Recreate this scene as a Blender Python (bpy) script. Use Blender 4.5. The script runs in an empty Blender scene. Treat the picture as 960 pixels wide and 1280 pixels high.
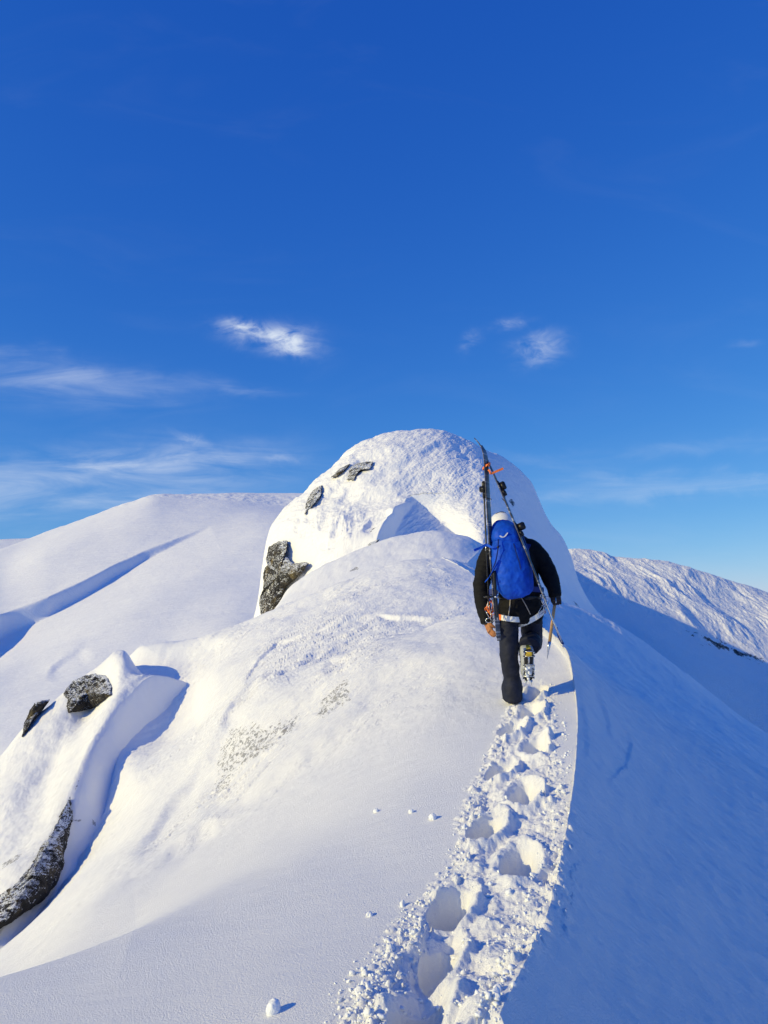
import bpy, bmesh, math, random
import numpy as np
from mathutils import Vector, Matrix, Quaternion
random.seed(7); rng = np.random.default_rng(7)
S = bpy.context.scene
COL = S.collection
# ------------------------------------------------------------------ camera, world, sun
F = 985.0; HOR = 752.0                      # focal length in photo pixels, horizon row of the 960x1280 photo
PITCH = math.atan((HOR - 640) / F); cP, sP = math.cos(PITCH), math.sin(PITCH)
cam_d = bpy.data.cameras.new('camera'); cam = bpy.data.objects.new('camera', cam_d); COL.objects.link(cam)
cam.location = (0, 0, 0); cam.rotation_euler = (math.pi/2 + PITCH, 0, 0)
cam_d.sensor_fit = 'VERTICAL'; cam_d.sensor_height = 36.0; cam_d.lens = 36.0 * F / 1280.0
cam_d.clip_start = 0.05; cam_d.clip_end = 60000
S.camera = cam
SUN_EL = math.radians(21.3); SUN_T = 0.42   # shadows run along (1, SUN_T)
L_ = math.hypot(1, SUN_T)
sundir = Vector((-math.cos(SUN_EL)/L_, -SUN_T*math.cos(SUN_EL)/L_, math.sin(SUN_EL)))   # towards the sun
sd = bpy.data.lights.new('sun', 'SUN'); so = bpy.data.objects.new('sun', sd); COL.objects.link(so)
sd.energy = 3.42; sd.angle = math.radians(0.5); sd.color = (1.0, 0.84, 0.38)
so.rotation_euler = (-sundir).to_track_quat('-Z', 'Y').to_euler()
W = bpy.data.worlds.new('World'); S.world = W; W.use_nodes = True
def build_world():
    nt = W.node_tree; N = nt.nodes; Lk = nt.links; N.clear()
    out = N.new('ShaderNodeOutputWorld'); bg = N.new('ShaderNodeBackground'); Lk.new(bg.outputs[0], out.inputs[0])
    bg.inputs[1].default_value = 0.112
    sky = N.new('ShaderNodeTexSky'); sky.sky_type = 'NISHITA'; sky.sun_disc = False
    sky.sun_elevation = SUN_EL; sky.sun_rotation = math.atan2(sundir.x, sundir.y)
    sky.altitude = 1500; sky.air_density = 1.0; sky.dust_density = 0.25; sky.ozone_density = 3.0
    def math_(op, a, b=None, c=None, clamp=False):
        n = N.new('ShaderNodeMath'); n.operation = op; n.use_clamp = clamp
        for i, v in enumerate((a, b, c)):
            if v is None: continue
            if isinstance(v, (int, float)): n.inputs[i].default_value = v
            else: Lk.new(v, n.inputs[i])
        return n.outputs[0]
    # deeper, more saturated polar blue (phone picture rendering of a high alpine sky)
    sep = N.new('ShaderNodeSeparateColor'); Lk.new(sky.outputs[0], sep.inputs[0])
    comb = N.new('ShaderNodeCombineColor')
    for i, (g, k) in enumerate(WCOL):
        p = math_('POWER', sep.outputs[i], g); Lk.new(math_('MULTIPLY', p, k), comb.inputs[i])
    # thin cirrus: noise on a far sheet, gathered in a few streaks
    tc = N.new('ShaderNodeTexCoord'); sx = N.new('ShaderNodeSeparateXYZ'); Lk.new(tc.outputs['Generated'], sx.inputs[0])
    yy = math_('MAXIMUM', sx.outputs[1], 0.05)
    u = math_('DIVIDE', sx.outputs[0], yy); v = math_('DIVIDE', sx.outputs[2], yy)
    front = math_('GREATER_THAN', sx.outputs[1], 0.06)
    def noise(su, sv, scale, detail, dist=0.0, off=0.0, rough=0.6):
        c = N.new('ShaderNodeCombineXYZ'); Lk.new(math_('MULTIPLY', u, su), c.inputs[0]); Lk.new(math_('MULTIPLY', v, sv), c.inputs[1]); c.inputs[2].default_value = off
        n = N.new('ShaderNodeTexNoise'); Lk.new(c.outputs[0], n.inputs['Vector']); n.inputs['Scale'].default_value = scale
        n.inputs['Detail'].default_value = detail; n.inputs['Distortion'].default_value = dist; n.inputs['Roughness'].default_value = rough
        return n.outputs['Fac']
    def uv(px, py):
        X = (px-480)/F; Y = -(py-640)/F; y = cP - Y*sP
        return X/y, (sP + Y*cP)/y
    wob = noise(1, 1, 14, 4, 0.5, 3.0); wob2 = noise(1, 1.5, 11, 4, 0.5, 9.0)
    ud = math_('ADD', u, math_('MULTIPLY', math_('SUBTRACT', wob, 0.5), 0.05))
    vd = math_('ADD', v, math_('MULTIPLY', math_('SUBTRACT', wob2, 0.5), 0.045))
    def blob(px, py, rx, ry, rot, amt):
        cu, cv = uv(px, py); a = math.radians(rot); ca, sa = math.cos(a), math.sin(a)
        du = math_('SUBTRACT', ud, cu); dv = math_('SUBTRACT', vd, cv)
        e1 = math_('DIVIDE', math_('ADD', math_('MULTIPLY', du, ca), math_('MULTIPLY', dv, sa)), rx/F)
        e2 = math_('DIVIDE', math_('SUBTRACT', math_('MULTIPLY', dv, ca), math_('MULTIPLY', du, sa)), ry/F)
        r2 = math_('ADD', math_('MULTIPLY', e1, e1), math_('MULTIPLY', e2, e2))
        g = math_('EXPONENT', math_('MULTIPLY', r2, -1.0))
        return math_('MULTIPLY', g, amt)
    def total(lst):
        t = blob(*lst[0])
        for b in lst[1:]: t = math_('ADD', t, blob(*b))
        return t
    puffs = total(PUFFS); wisps = total(WISPS)
    n1 = noise(1.0, 1.8, 26, 8, 0.6, 1.0, 0.62); n2 = noise(1.0, 5.5, 5.5, 7, 0.9, 5.0, 0.6)
    def soft(n, lo, hi):
        m = N.new('ShaderNodeMapRange'); m.interpolation_type = 'SMOOTHSTEP'; Lk.new(n, m.inputs[0])
        m.inputs[1].default_value = lo; m.inputs[2].default_value = hi; return m.outputs[0]
    c1 = math_('MULTIPLY', puffs, soft(n1, 0.30, 0.72)); c2 = math_('MULTIPLY', math_('MULTIPLY', wisps, .95), soft(n2, 0.22, 0.95))
    n3 = noise(1.0, 3.0, 3.2, 6, 1.2, 8.0, 0.55)
    veil = math_('MULTIPLY', soft(n3, 0.5, 0.9), 0.03)
    cl = math_('MULTIPLY', math_('MULTIPLY', math_('ADD', math_('ADD', c1, c2), veil, None), .8), front, clamp=True)
    mix = N.new('ShaderNodeMix'); mix.data_type = 'RGBA'; Lk.new(cl, mix.inputs[0]); Lk.new(comb.outputs[0], mix.inputs[6])
    mix.inputs[7].default_value = (6.5, 7.2, 8.2, 1)
    Lk.new(mix.outputs[2], bg.inputs[0])
WCOL = [(1.385, 0.26), (0.90, 0.83), (0.42, 3.1)]
PUFFS = [(338,420,46,14,-8,1.0),(372,430,26,15,-20,.8),(300,410,24,8,-12,.7),(675,436,26,15,20,.60),(640,403,20,8,10,.4),(590,425,14,10,60,.25),(236,553,22,7,-8,.45),(355,576,22,6,8,.3)]
WISPS = [(90,605,210,40,4,.5),(60,480,150,30,-8,.3),(250,600,120,30,5,.3),(560,700,500,60,0,.15),(120,478,120,16,-4,.5),(60,455,80,14,-10,.3),(200,575,110,16,6,.45),(60,590,150,26,4,.45),(290,570,60,10,0,.35),(300,490,60,6,-4,.3),(120,630,160,14,3,.3),(820,615,190,10,3,.5),(760,600,80,10,0,.3),(900,600,110,9,2,.3),(680,575,60,7,-6,.3),(930,430,20,5,0,.3),(860,560,160,10,5,.22)]
build_world()
S.view_settings.view_transform = 'Standard'; S.view_settings.look = 'None'; S.view_settings.gamma = 1; S.view_settings.exposure = 0.0
S.view_settings.use_curve_mapping = False
S.cycles.max_bounces = 6; S.cycles.diffuse_bounces = 4; S.cycles.glossy_bounces = 2

# ------------------------------------------------------------------ helpers
def uvof(px, py):
    X = (np.asarray(px, float)-480)/F; Y = -(np.asarray(py, float)-640)/F; y = cP - Y*sP
    return X/y, (sP + Y*cP)/y
def P(px, py, D):
    u, v = uvof(px, py); return Vector((float(u)*D, D, float(v)*D))
def project(V):
    x, y, z = V[..., 0], V[..., 1], V[..., 2]
    d = y*cP + z*sP; h = -y*sP + z*cP; d = np.where(d < 0.05, 0.05, d)
    return 480 + F*x/d, 640 - F*h/d
_perm = rng.permutation(256); _perm = np.concatenate([_perm, _perm, _perm])
_g2 = rng.normal(size=(256, 2)); _g2 /= np.linalg.norm(_g2, axis=1)[:, None]
_g3 = rng.normal(size=(256, 3)); _g3 /= np.linalg.norm(_g3, axis=1)[:, None]
_rnd = rng.random((256, 4))
def perlin2(x, y):
    xi = np.floor(x).astype(int); yi = np.floor(y).astype(int); xf = x-xi; yf = y-yi
    u = xf*xf*xf*(xf*(xf*6-15)+10); v = yf*yf*yf*(yf*(yf*6-15)+10)
    def g(i, j):
        h = _perm[(_perm[(xi+i) & 255] + yi + j) & 255]; q = _g2[h]; return q[..., 0]*(xf-i) + q[..., 1]*(yf-j)
    a = g(0,0)*(1-u) + g(1,0)*u; b = g(0,1)*(1-u) + g(1,1)*u
    return (a*(1-v) + b*v)*1.5
def perlin3(x, y, z):
    xi = np.floor(x).astype(int); yi = np.floor(y).astype(int); zi = np.floor(z).astype(int); xf = x-xi; yf = y-yi; zf = z-zi
    u = xf*xf*(3-2*xf); v = yf*yf*(3-2*yf); w = zf*zf*(3-2*zf)
    def g(i, j, k):
        h = _perm[(_perm[(_perm[(xi+i) & 255] + yi + j) & 255] + zi + k) & 255]; q = _g3[h]
        return q[..., 0]*(xf-i) + q[..., 1]*(yf-j) + q[..., 2]*(zf-k)
    r = 0
    for k, wk in ((0, 1-w), (1, w)):
        r = r + wk*((g(0,0,k)*(1-u)+g(1,0,k)*u)*(1-v) + (g(0,1,k)*(1-u)+g(1,1,k)*u)*v)
    return r*1.5
def fbm2(x, y, o=4, gain=.5, ridged=False):
    a = 1; s = 0; t = 0
    for i in range(o):
        n = perlin2(x+13.7*i, y-7.3*i)
        s = s + a*((1-2*np.abs(n)) if ridged else n); t += a; a *= gain; x = x*2.03; y = y*2.03
    return s/t
def fbm3(x, y, z, o=4, gain=.5, ridged=False):
    a = 1; s = 0; t = 0
    for i in range(o):
        n = perlin3(x+3.7*i, y-7.3*i, z+1.9*i)
        s = s + a*((1-2*np.abs(n)) if ridged else n); t += a; a *= gain; x = x*2.03; y = y*2.03; z = z*2.03
    return s/t
def lumps(x, y, c, seed=0, dens=.7, flat=.6):
    """round crumbs: one jittered hemisphere per cell of size c, height in metres"""
    X = x/c; Y = y/c; xi = np.floor(X).astype(int); yi = np.floor(Y).astype(int); best = np.zeros_like(x)
    for i in (-1, 0, 1):
        for j in (-1, 0, 1):
            h = _perm[(_perm[(xi+i+seed*17) & 255] + yi + j + seed*31) & 255]; r = _rnd[h]
            cx = xi+i+r[..., 0]; cy = yi+j+r[..., 1]; R = 0.25 + 0.45*r[..., 2]; R = np.where(r[..., 3] < dens, R, 0.001)
            d2 = (X-cx)**2 + (Y-cy)**2
            best = np.maximum(best, np.sqrt(np.maximum(0, R*R-d2)))
    return best*c*flat
def sstep(a, b, x):
    t = np.clip((x-a)/(b-a), 0, 1); return t*t*(3-2*t)
def pchip(xk, Y, xq):
    xk = np.asarray(xk, float); Y = np.asarray(Y, float); xq = np.asarray(xq, float)
    h = np.diff(xk); sh = (len(h),) + (1,)*(Y.ndim-1); d = np.diff(Y, axis=0)/h.reshape(sh)
    m = np.zeros_like(Y)
    if len(xk) > 2:
        w1 = (2*h[1:]+h[:-1]).reshape((len(h)-1,)+sh[1:]); w2 = (h[1:]+2*h[:-1]).reshape((len(h)-1,)+sh[1:])
        a, b = d[:-1], d[1:]; ok = a*b > 0
        with np.errstate(divide='ignore', invalid='ignore'):
            m[1:-1] = np.where(ok, (w1+w2)/(w1/np.where(ok, a, 1)+w2/np.where(ok, b, 1)), 0)
    m[0] = d[0]; m[-1] = d[-1]
    i = np.clip(np.searchsorted(xk, xq, side='right')-1, 0, len(h)-1)
    t = (xq-xk[i])/h[i]; t = np.clip(t, -0.2, 1.2); ts = (len(t),)+(1,)*(Y.ndim-1); hh = h[i].reshape(ts); t = t.reshape(ts)
    return (2*t**3-3*t**2+1)*Y[i] + (t**3-2*t**2+t)*hh*m[i] + (-2*t**3+3*t**2)*Y[i+1] + (t**3-t**2)*hh*m[i+1]
def grid_object(name, V, mats, attr=None, flip=False):
    R, C = V.shape[:2]; me = bpy.data.meshes.new(name); n = R*C
    me.vertices.add(n); me.vertices.foreach_set('co', V.reshape(-1).astype(np.float32))
    idx = np.arange(n).reshape(R, C); q = np.stack([idx[:-1,:-1], idx[:-1,1:], idx[1:,1:], idx[1:,:-1]], -1).reshape(-1, 4)
    if flip: q = q[:, ::-1]
    me.loops.add(q.size); me.loops.foreach_set('vertex_index', q.reshape(-1).astype(np.int32))
    me.polygons.add(len(q)); me.polygons.foreach_set('loop_start', np.arange(0, q.size, 4, dtype=np.int32))
    me.polygons.foreach_set('use_smooth', np.ones(len(q), bool)); me.update(calc_edges=True)
    if attr is not None:
        a = me.attributes.new('rock', 'FLOAT', 'POINT'); a.data.foreach_set('value', np.clip(attr, 0, 1).reshape(-1).astype(np.float32))
    me.materials.append(mats)
    o = bpy.data.objects.new(name, me); COL.objects.link(o); return o
def structure(o): o['kind'] = 'structure'; return o
def polydist(px, py, poly):
    """signed distance (px) to a polyline, + on its right side; and arc fraction"""
    poly = np.array(poly, float); best = np.full(px.shape, 1e9); sg = np.ones(px.shape); fr = np.zeros(px.shape)
    seg = np.diff(poly, axis=0); ln = np.hypot(seg[:,0], seg[:,1]); cum = np.concatenate([[0], np.cumsum(ln)]); T = cum[-1]
    for k in range(len(seg)):
        ax, ay = poly[k]; dx, dy = seg[k]; t = np.clip(((px-ax)*dx+(py-ay)*dy)/(ln[k]**2), 0, 1)
        qx = px-ax-t*dx; qy = py-ay-t*dy; d = np.hypot(qx, qy); c = dx*(py-ay)-dy*(px-ax)
        m = d < best; best = np.where(m, d, best); sg = np.where(m, np.sign(c), sg); fr = np.where(m, (cum[k]+t*ln[k])/T, fr)
    return best*sg, fr
def inpoly(px, py, poly, soft=0):
    poly = np.array(poly, float); n = len(poly); ins = np.zeros(px.shape, bool); j = n-1
    for i in range(n):
        xi, yi = poly[i]; xj, yj = poly[j]
        with np.errstate(divide='ignore', invalid='ignore'):
            c = ((yi > py) != (yj > py)) & (px < (xj-xi)*(py-yi)/(yj-yi+1e-12)+xi)
        ins ^= c; j = i
    d, _ = polydist(px, py, np.vstack([poly, poly[:1]])); d = np.abs(d)
    return np.where(ins, d, -d)

# ------------------------------------------------------------------ materials
def newmat(name):
    m = bpy.data.materials.new(name); m.use_nodes = True; nt = m.node_tree; return m, nt, nt.nodes, nt.links, nt.nodes['Principled BSDF']
def rock_nodes(nt, scale):
    N, Lk = nt.nodes, nt.links
    tc = N.new('ShaderNodeTexCoord')
    n = N.new('ShaderNodeTexNoise'); n.inputs['Scale'].default_value = scale; n.inputs['Detail'].default_value = 9; n.inputs['Roughness'].default_value = .68
    Lk.new(tc.outputs['Object'], n.inputs['Vector'])
    r = N.new('ShaderNodeValToRGB'); e = r.color_ramp.elements
    e[0].position = .38; e[0].color = (.010,.009,.008,1); e[1].position = .82; e[1].color = (.19,.165,.135,1)
    x = r.color_ramp.elements.new(.52); x.color = (.032,.028,.024,1); x = r.color_ramp.elements.new(.65); x.color = (.085,.066,.042,1)
    Lk.new(n.outputs['Fac'], r.inputs[0])
    # lichen
    n2 = N.new('ShaderNodeTexNoise'); n2.inputs['Scale'].default_value = scale*.5; n2.inputs['Detail'].default_value = 5; Lk.new(tc.outputs['Object'], n2.inputs['Vector'])
    r2 = N.new('ShaderNodeValToRGB'); r2.color_ramp.elements[0].position = .55; r2.color_ramp.elements[1].position = .72
    Lk.new(n2.outputs['Fac'], r2.inputs[0])
    mx = N.new('ShaderNodeMix'); mx.data_type = 'RGBA'; Lk.new(r2.outputs[0], mx.inputs[0]); Lk.new(r.outputs[0], mx.inputs[6]); mx.inputs[7].default_value = (.16,.12,.045,1)
    return tc, n, mx.outputs[2]
def snow_mat(name, fine, dist, rock_scale, sparkle=False, aniso=None, base=(.965,.965,.955), rmax=1.0):
    m, nt, N, Lk, b = newmat(name)
    tc, rn, rcol = rock_nodes(nt, rock_scale)
    at = N.new('ShaderNodeAttribute'); at.attribute_name = 'rock'
    # rock mask = attribute compared with crisp noise
    nn = N.new('ShaderNodeTexNoise'); nn.inputs['Scale'].default_value = rock_scale*1.6; nn.inputs['Detail'].default_value = 8; nn.inputs['Roughness'].default_value = .75
    mp0 = N.new('ShaderNodeMapping'); mp0.inputs['Rotation'].default_value = (0, 0, .5); mp0.inputs['Scale'].default_value = (1, .5, 1.6)
    Lk.new(tc.outputs['Object'], mp0.inputs[0]); Lk.new(mp0.outputs[0], nn.inputs['Vector'])
    ad = N.new('ShaderNodeMath'); ad.operation = 'ADD'; Lk.new(at.outputs['Fac'], ad.inputs[0]); Lk.new(nn.outputs['Fac'], ad.inputs[1])
    mr = N.new('ShaderNodeMapRange'); mr.inputs[1].default_value = 1.0; mr.inputs[2].default_value = 1.07; mr.inputs[4].default_value = rmax; Lk.new(ad.outputs[0], mr.inputs[0])
    # snow colour: barely varying
    cn = N.new('ShaderNodeTexNoise'); cn.inputs['Scale'].default_value = fine*.06; cn.inputs['Detail'].default_value = 4; Lk.new(tc.outputs['Object'], cn.inputs['Vector'])
    cr = N.new('ShaderNodeValToRGB'); cr.color_ramp.elements[0].color = tuple(c*.97 for c in base)+(1,); cr.color_ramp.elements[1].color = tuple(min(.985, c*1.02) for c in base)+(1,)
    Lk.new(cn.outputs['Fac'], cr.inputs[0])
    mx = N.new('ShaderNodeMix'); mx.data_type = 'RGBA'; Lk.new(mr.outputs[0], mx.inputs[0]); Lk.new(cr.outputs[0], mx.inputs[6]); Lk.new(rcol, mx.inputs[7])
    Lk.new(mx.outputs[2], b.inputs['Base Color'])
    b.inputs['Roughness'].default_value = .62; b.inputs['Specular IOR Level'].default_value = .28
    # grain
    g = N.new('ShaderNodeTexNoise'); g.inputs['Scale'].default_value = fine; g.inputs['Detail'].default_value = 6; g.inputs['Roughness'].default_value = .7; Lk.new(tc.outputs['Object'], g.inputs['Vector'])
    h = g.outputs['Fac']
    if aniso:
        mp = N.new('ShaderNodeMapping'); mp.inputs['Rotation'].default_value = (0, 0, math.radians(aniso[0])); mp.inputs['Scale'].default_value = aniso[1]
        w = N.new('ShaderNodeTexNoise'); w.inputs['Scale'].default_value = aniso[2]; w.inputs['Detail'].default_value = 5; w.inputs['Roughness'].default_value = .6
        Lk.new(tc.outputs['Object'], mp.inputs[0]); Lk.new(mp.outputs[0], w.inputs['Vector'])
        k = N.new('ShaderNodeMath'); k.operation = 'MULTIPLY_ADD'; Lk.new(w.outputs['Fac'], k.inputs[0]); k.inputs[1].default_value = aniso[3]; Lk.new(h, k.inputs[2]); h = k.outputs[0]
    bp = N.new('ShaderNodeBump'); bp.inputs['Strength'].default_value = 1; bp.inputs['Distance'].default_value = dist; Lk.new(h, bp.inputs['Height'])
    Lk.new(bp.outputs[0], b.inputs['Normal'])
    return m
M_near = snow_mat('packed_snow', 110, .009, 9, aniso=(35, (1, 3, 1), 2.0, 1.0), rmax=.62)
M_peak = snow_mat('peak_snow', 8, .035, 1.6, aniso=(20, (1, 3, 1), 1.2, 1.6))
M_hill = snow_mat('hill_snow', .5, .25, .25, aniso=(-30, (1, 4, 1), .04, 2.0))
M_far = snow_mat('mountain_snow', .5, 1.3, .12)

# ------------------------------------------------------------------ lofted terrain sheets
def resample(pts, us):
    """pts: (px,py,D) left to right -> lnD, v at given u"""
    a = np.array(pts, float); u, v = uvof(a[:,0], a[:,1]); return pchip(u, np.log(a[:,2]), us), pchip(u, v, us)
def sheet(curves, rows, tL, tR=None, pxL=-1500, pxR=2500, slopeL=.45, slopeR=.5):
    """curves: list of (left_pts, right_pts); left_pts ends on the crest, right_pts starts on it. rows: rows per interval"""
    uL = float(uvof(pxL, HOR)[0]); uR = float(uvof(pxR, HOR)[0]); U = []; LD = []; VV = []
    for left, right in curves:
        left = [tuple(p) for p in left]; right = [tuple(p) for p in (right or [])]
        def ext(p, uu, slope):
            u, v = uvof(p[0], p[1]); D = p[2]; dx = abs(uu-float(u))*D; vn = (float(v)*D - slope*dx)/D
            return uu, vn, D
        aL = np.array([(float(uvof(p[0],p[1])[0]), float(uvof(p[0],p[1])[1]), p[2]) for p in left])
        if aL[0,0] > uL + .01: aL = np.vstack([ext(left[0], uL, slopeL), aL])
        uc = aL[-1,0]; us = uL + (uc-uL)*tL
        l1 = pchip(aL[:,0], np.log(aL[:,2]), us); v1 = pchip(aL[:,0], aL[:,1], us)
        if tR is not None:
            aR = np.array([(float(uvof(p[0],p[1])[0]), float(uvof(p[0],p[1])[1]), p[2]) for p in right])
            if aR[-1,0] < uR - .01: aR = np.vstack([aR, ext(right[-1], uR, slopeR)])
            us2 = uc + (uR-uc)*tR[1:]
            l2 = pchip(aR[:,0], np.log(aR[:,2]), us2); v2 = pchip(aR[:,0], aR[:,1], us2)
            us = np.concatenate([us, us2]); l1 = np.concatenate([l1, l2]); v1 = np.concatenate([v1, v2])
        U.append(us); LD.append(l1); VV.append(v1)
    U = np.array(U); LD = np.array(LD); VV = np.array(VV)
    s = LD.mean(axis=1); s = np.maximum.accumulate(s + 1e-4*np.arange(len(s)))
    q = np.concatenate([np.linspace(s[k], s[k+1], rows[k], endpoint=False) for k in range(len(rows))] + [[s[-1]]])
    U, LD, VV = pchip(s, U, q), pchip(s, LD, q), pchip(s, VV, q)
    D = np.exp(LD); return np.stack([U*D, D, VV*D], -1)
def cols(segs):
    return np.concatenate([np.linspace(a, b, n, endpoint=False) for a, b, n in segs] + [[segs[-1][1]]])
def toT(px, a, b): return (px-a)/(b-a)

# ---- main ridge -----------------------------------------------------------
def world_pt(x, y, z):
    V = np.array([x, y, z], float); px, py = project(V); return (float(px), float(py), y)
def crest_right(c, n=(.3,.8,2,4.5,9,18)):
    w = P(*c); out = [c]
    for d in n:
        z = w.z - (.50*d + .55*(1-math.exp(-d*.9))); out.append(world_pt(w.x+d, w.y, z))
    return out
def near_left(c, y):
    w = P(*c); out = []
    for d in (5.5, 3.6, 2.6, 1.8, 1.0, .4):
        h = .22*d + .35*max(0, d-2.7)**1.3*.6
        if w.x-d > -1.9*y: out.append(world_pt(w.x-d, y, w.z-h))
    return out + [c]
MC = []
c = world_pt(-.35, .8, -1.60); MC.append((near_left(c, .8), crest_right(c, (.2,.5,.9,1.4))))
c = (618,1285,2.85); MC.append((near_left(c, 2.85), crest_right(c, (.3,.8,2,4,5.5))))
c = (690,1120,4.0)
MC.append(([(-250,1345,3.45),(0,1288,3.6),(240,1218,3.78),(420,1167,3.9),(560,1136,3.98),c], crest_right(c, (.3,.8,2,4,7.5))))
c = (720,950,5.8)
MC.append(([(-250,1290,4.05),(0,1218,4.35),(120,1178,4.6),(240,1132,4.85),(420,1056,5.2),(560,1005,5.45),(640,975,5.65),c], crest_right(c, (.3,.8,2,4.5,9))))
c = (722,898,6.9)
MC.append(([(-250,1400,4.9),(0,1262,5.3),(120,1190,5.6),(240,1120,5.8),(420,1022,6.1),(560,950,6.5),(640,918,6.75),c], crest_right(c)))
c = (712,832,8.5)
MC.append(([(-250,1370,7.0),(0,1225,7.3),(120,1130,7.5),(240,1060,7.8),(420,940,8.1),(560,870,8.3),(640,848,8.4),c], crest_right(c)))
c = (674,791,10.5)
MC.append(([(-250,1360,9.2),(0,1195,9.5),(120,1090,9.7),(240,1005,9.9),(330,925,10),(420,862,10.1),(530,808,10.3),(600,790,10.4),c], crest_right(c)))
c = (645,772,12.5)
MC.append(([(-250,1340,12),(0,1185,12),(120,1075,12),(180,1015,12.1),(240,965,12.2),(330,880,12.3),(420,826,12.4),(440,812,12.4),(530,785,12.5),(600,767,12.5),c], crest_right(c)))
c = (610,790,15)
MC.append(([(-250,1300,15),(0,1165,15),(100,1070,15),(143,1018,15.2),(170,975,15.4),(205,950,15.5),(240,925,15.6),(330,856,15),(440,818,15),(530,801,15),(570,796,15),c], crest_right(c)))
c = (601,748,19)
MC.append(([(-250,1270,18),(0,1140,18),(100,1010,18.5),(150,940,19),(205,928,19.2),(240,900,19.2),(258,868,19.2),(275,848,19.2),(330,818,19),(440,774,19),(530,754,19),c], crest_right(c)))
c = (594,722,23)
MC.append(([(-250,1230,22),(0,1080,22),(100,930,22.3),(150,866,22.9),(180,840,23.6),(205,835,23.7),(235,832,23.6),(262,822,23.4),(300,800,23),(330,785,23),(440,742,23),(530,718,23),c], crest_right(c)))
c = (552,697,25.5)
MC.append(([(-250,1160,24.5),(0,1000,24.5),(100,905,24.7),(155,830,25),(179,808,25),(233,800,25),(292,785,25),(333,767,24.8),(400,738,24.7),(470,712,25),(510,699,25.3),c],
           [c,(577,704,26),(605,718,26.5),(697,757,29),(762,780,30),(797,800,30),(855,841,31),(899,877,31.5),(960,925,32),(1150,1085,33)]))
c = (555,735,29)
MC.append(([(-250,1180,28),(0,1040,28),(160,885,28),(300,812,28.5),(350,800,28.5),(400,785,28.5),(470,758,29),c],
           [c,(600,738,31),(697,790,36),(797,850,36),(855,890,36),(960,980,37),(1150,1130,37)]))
c = (605,681,40.5)
MC.append(([(-250,1150,38),(0,1060,38),(250,900,38),(325,815,38),(346,772,38),(354,745,38.3),(372,727,38.6),(420,699,39),(460,683,39.5),(500,669,40),(545,663.5,40),(580,669,40.2),c],
           [c,(630,700,41),(697,800,44),(797,880,46),(960,1010,48),(1150,1160,48)]))
c = (605,720,50)
MC.append(([(-250,1150,50),(0,1080,50),(250,930,50),(350,830,50),(420,740,50),(500,706,50),(560,704,50),c],
           [c,(640,745,50),(697,850,55),(797,940,60),(960,1060,60),(1150,1200,60)]))
c = (575,780,75)
MC.append(([(-250,1150,75),(0,1100,75),(250,1000,75),(420,880,75),(500,800,75),c],
           [c,(640,840,75),(697,930,75),(797,1000,75),(960,1100,75),(1150,1250,75)]))
tL = toT(cols([(-1500,-60,60),(-60,420,430),(420,700,470)]), -1500, 700)
tR = toT(cols([(700,760,110),(760,1020,230),(1020,2500,50)]), 700, 2500)
RO = [50,330,300,120,110,110,90,60,90,80,60,30,90,30,20]
V = sheet(MC, RO, tL, tR, slopeL=.42)
PX, PY = project(V); X, Y, Z = V[...,0].copy(), V[...,1].copy(), V[...,2].copy()
rock = np.zeros(X.shape)

# broad undulation and wind texture
far = sstep(5, 14, Y)
d = .045*fbm2(X*.55, Y*.35, 3)*sstep(2, 6, Y)
d += far*(.10*fbm2(X*.35+3, Y*.22, 4) + .035*fbm2(X*1.5, Y*.8, 4, .55))
nL = len(tL)-1; left = np.zeros(X.shape, bool); left[:, :nL] = True; lf = sstep(0, 45, PX[:, nL:nL+1]-PX)
# sastrugi streaks running down left
a = math.radians(38); xr = X*math.cos(a)+Y*math.sin(a); yr = -X*math.sin(a)+Y*math.cos(a)
stre = fbm2(xr*.45, yr*3.2, 4, .55, ridged=True)
band = np.exp(-((PX-330)/200.)**2)*sstep(7.5, 10, Y)*(1-sstep(20, 26, Y))
d += np.where(left, lf*band*.05*stre, 0)
cn = fbm2(xr*.7+4, yr*2.2, 6, .58); crust = .022*sstep(.02, .07, cn) + .018*sstep(.22, .26, cn)
patch = sstep(-.15, .2, fbm2(X*.3+8, Y*.22, 2))
d += np.where(left, sstep(7, 9.5, Y)*(1-sstep(24, 30, Y))*patch*crust*lf, 0)
d += np.where(left, sstep(6, 9, Y)*lf*(.016*fbm2(X*3, Y*2, 5, .62)), 0)
# rough strip on the second hump
hb = sstep(12.5, 15, Y)*(1-sstep(22, 26, Y))*lf
d += hb*(.03*fbm2(xr*1.2, yr*5, 3, .6, ridged=True))*sstep(.0, .3, fbm2(X*.5, Y*.5, 2)+.15)
Z += d
def lip(Zr, PX, PY, D, poly, h, w0, w1, w2, mask=1, taper=.15, up=.3, wob=0):
    """small drift edge: a gentle rise, a short drop on the right of the line, then recovery"""
    pa = np.array(poly, float); mg = max(4*w0, w1+w2) + 6; mk_ = np.broadcast_to(mask, PX.shape)
    b = (PX > pa[:,0].min()-mg) & (PX < pa[:,0].max()+mg) & (PY > pa[:,1].min()-mg) & (PY < pa[:,1].max()+mg) & (mk_ > 0)
    if not b.any(): return Zr
    px, py = PX[b], PY[b]
    sdd, fr = polydist(px, py + wob*.6*perlin2(px*.035, px*0+4.4), poly)
    ta = sstep(0, taper, fr)*sstep(0, taper, 1-fr)
    f = np.where(sdd < 0, up*np.exp(np.minimum(sdd, 0)/w0), up - (1+up)*sstep(0, w1, sdd) + sstep(w1, w1+w2, sdd))
    Zr = Zr.copy(); Zr[b] += h*ta*f*mk_[b]; return Zr
nearM = (Y > 9) & (Y < 27)
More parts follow.
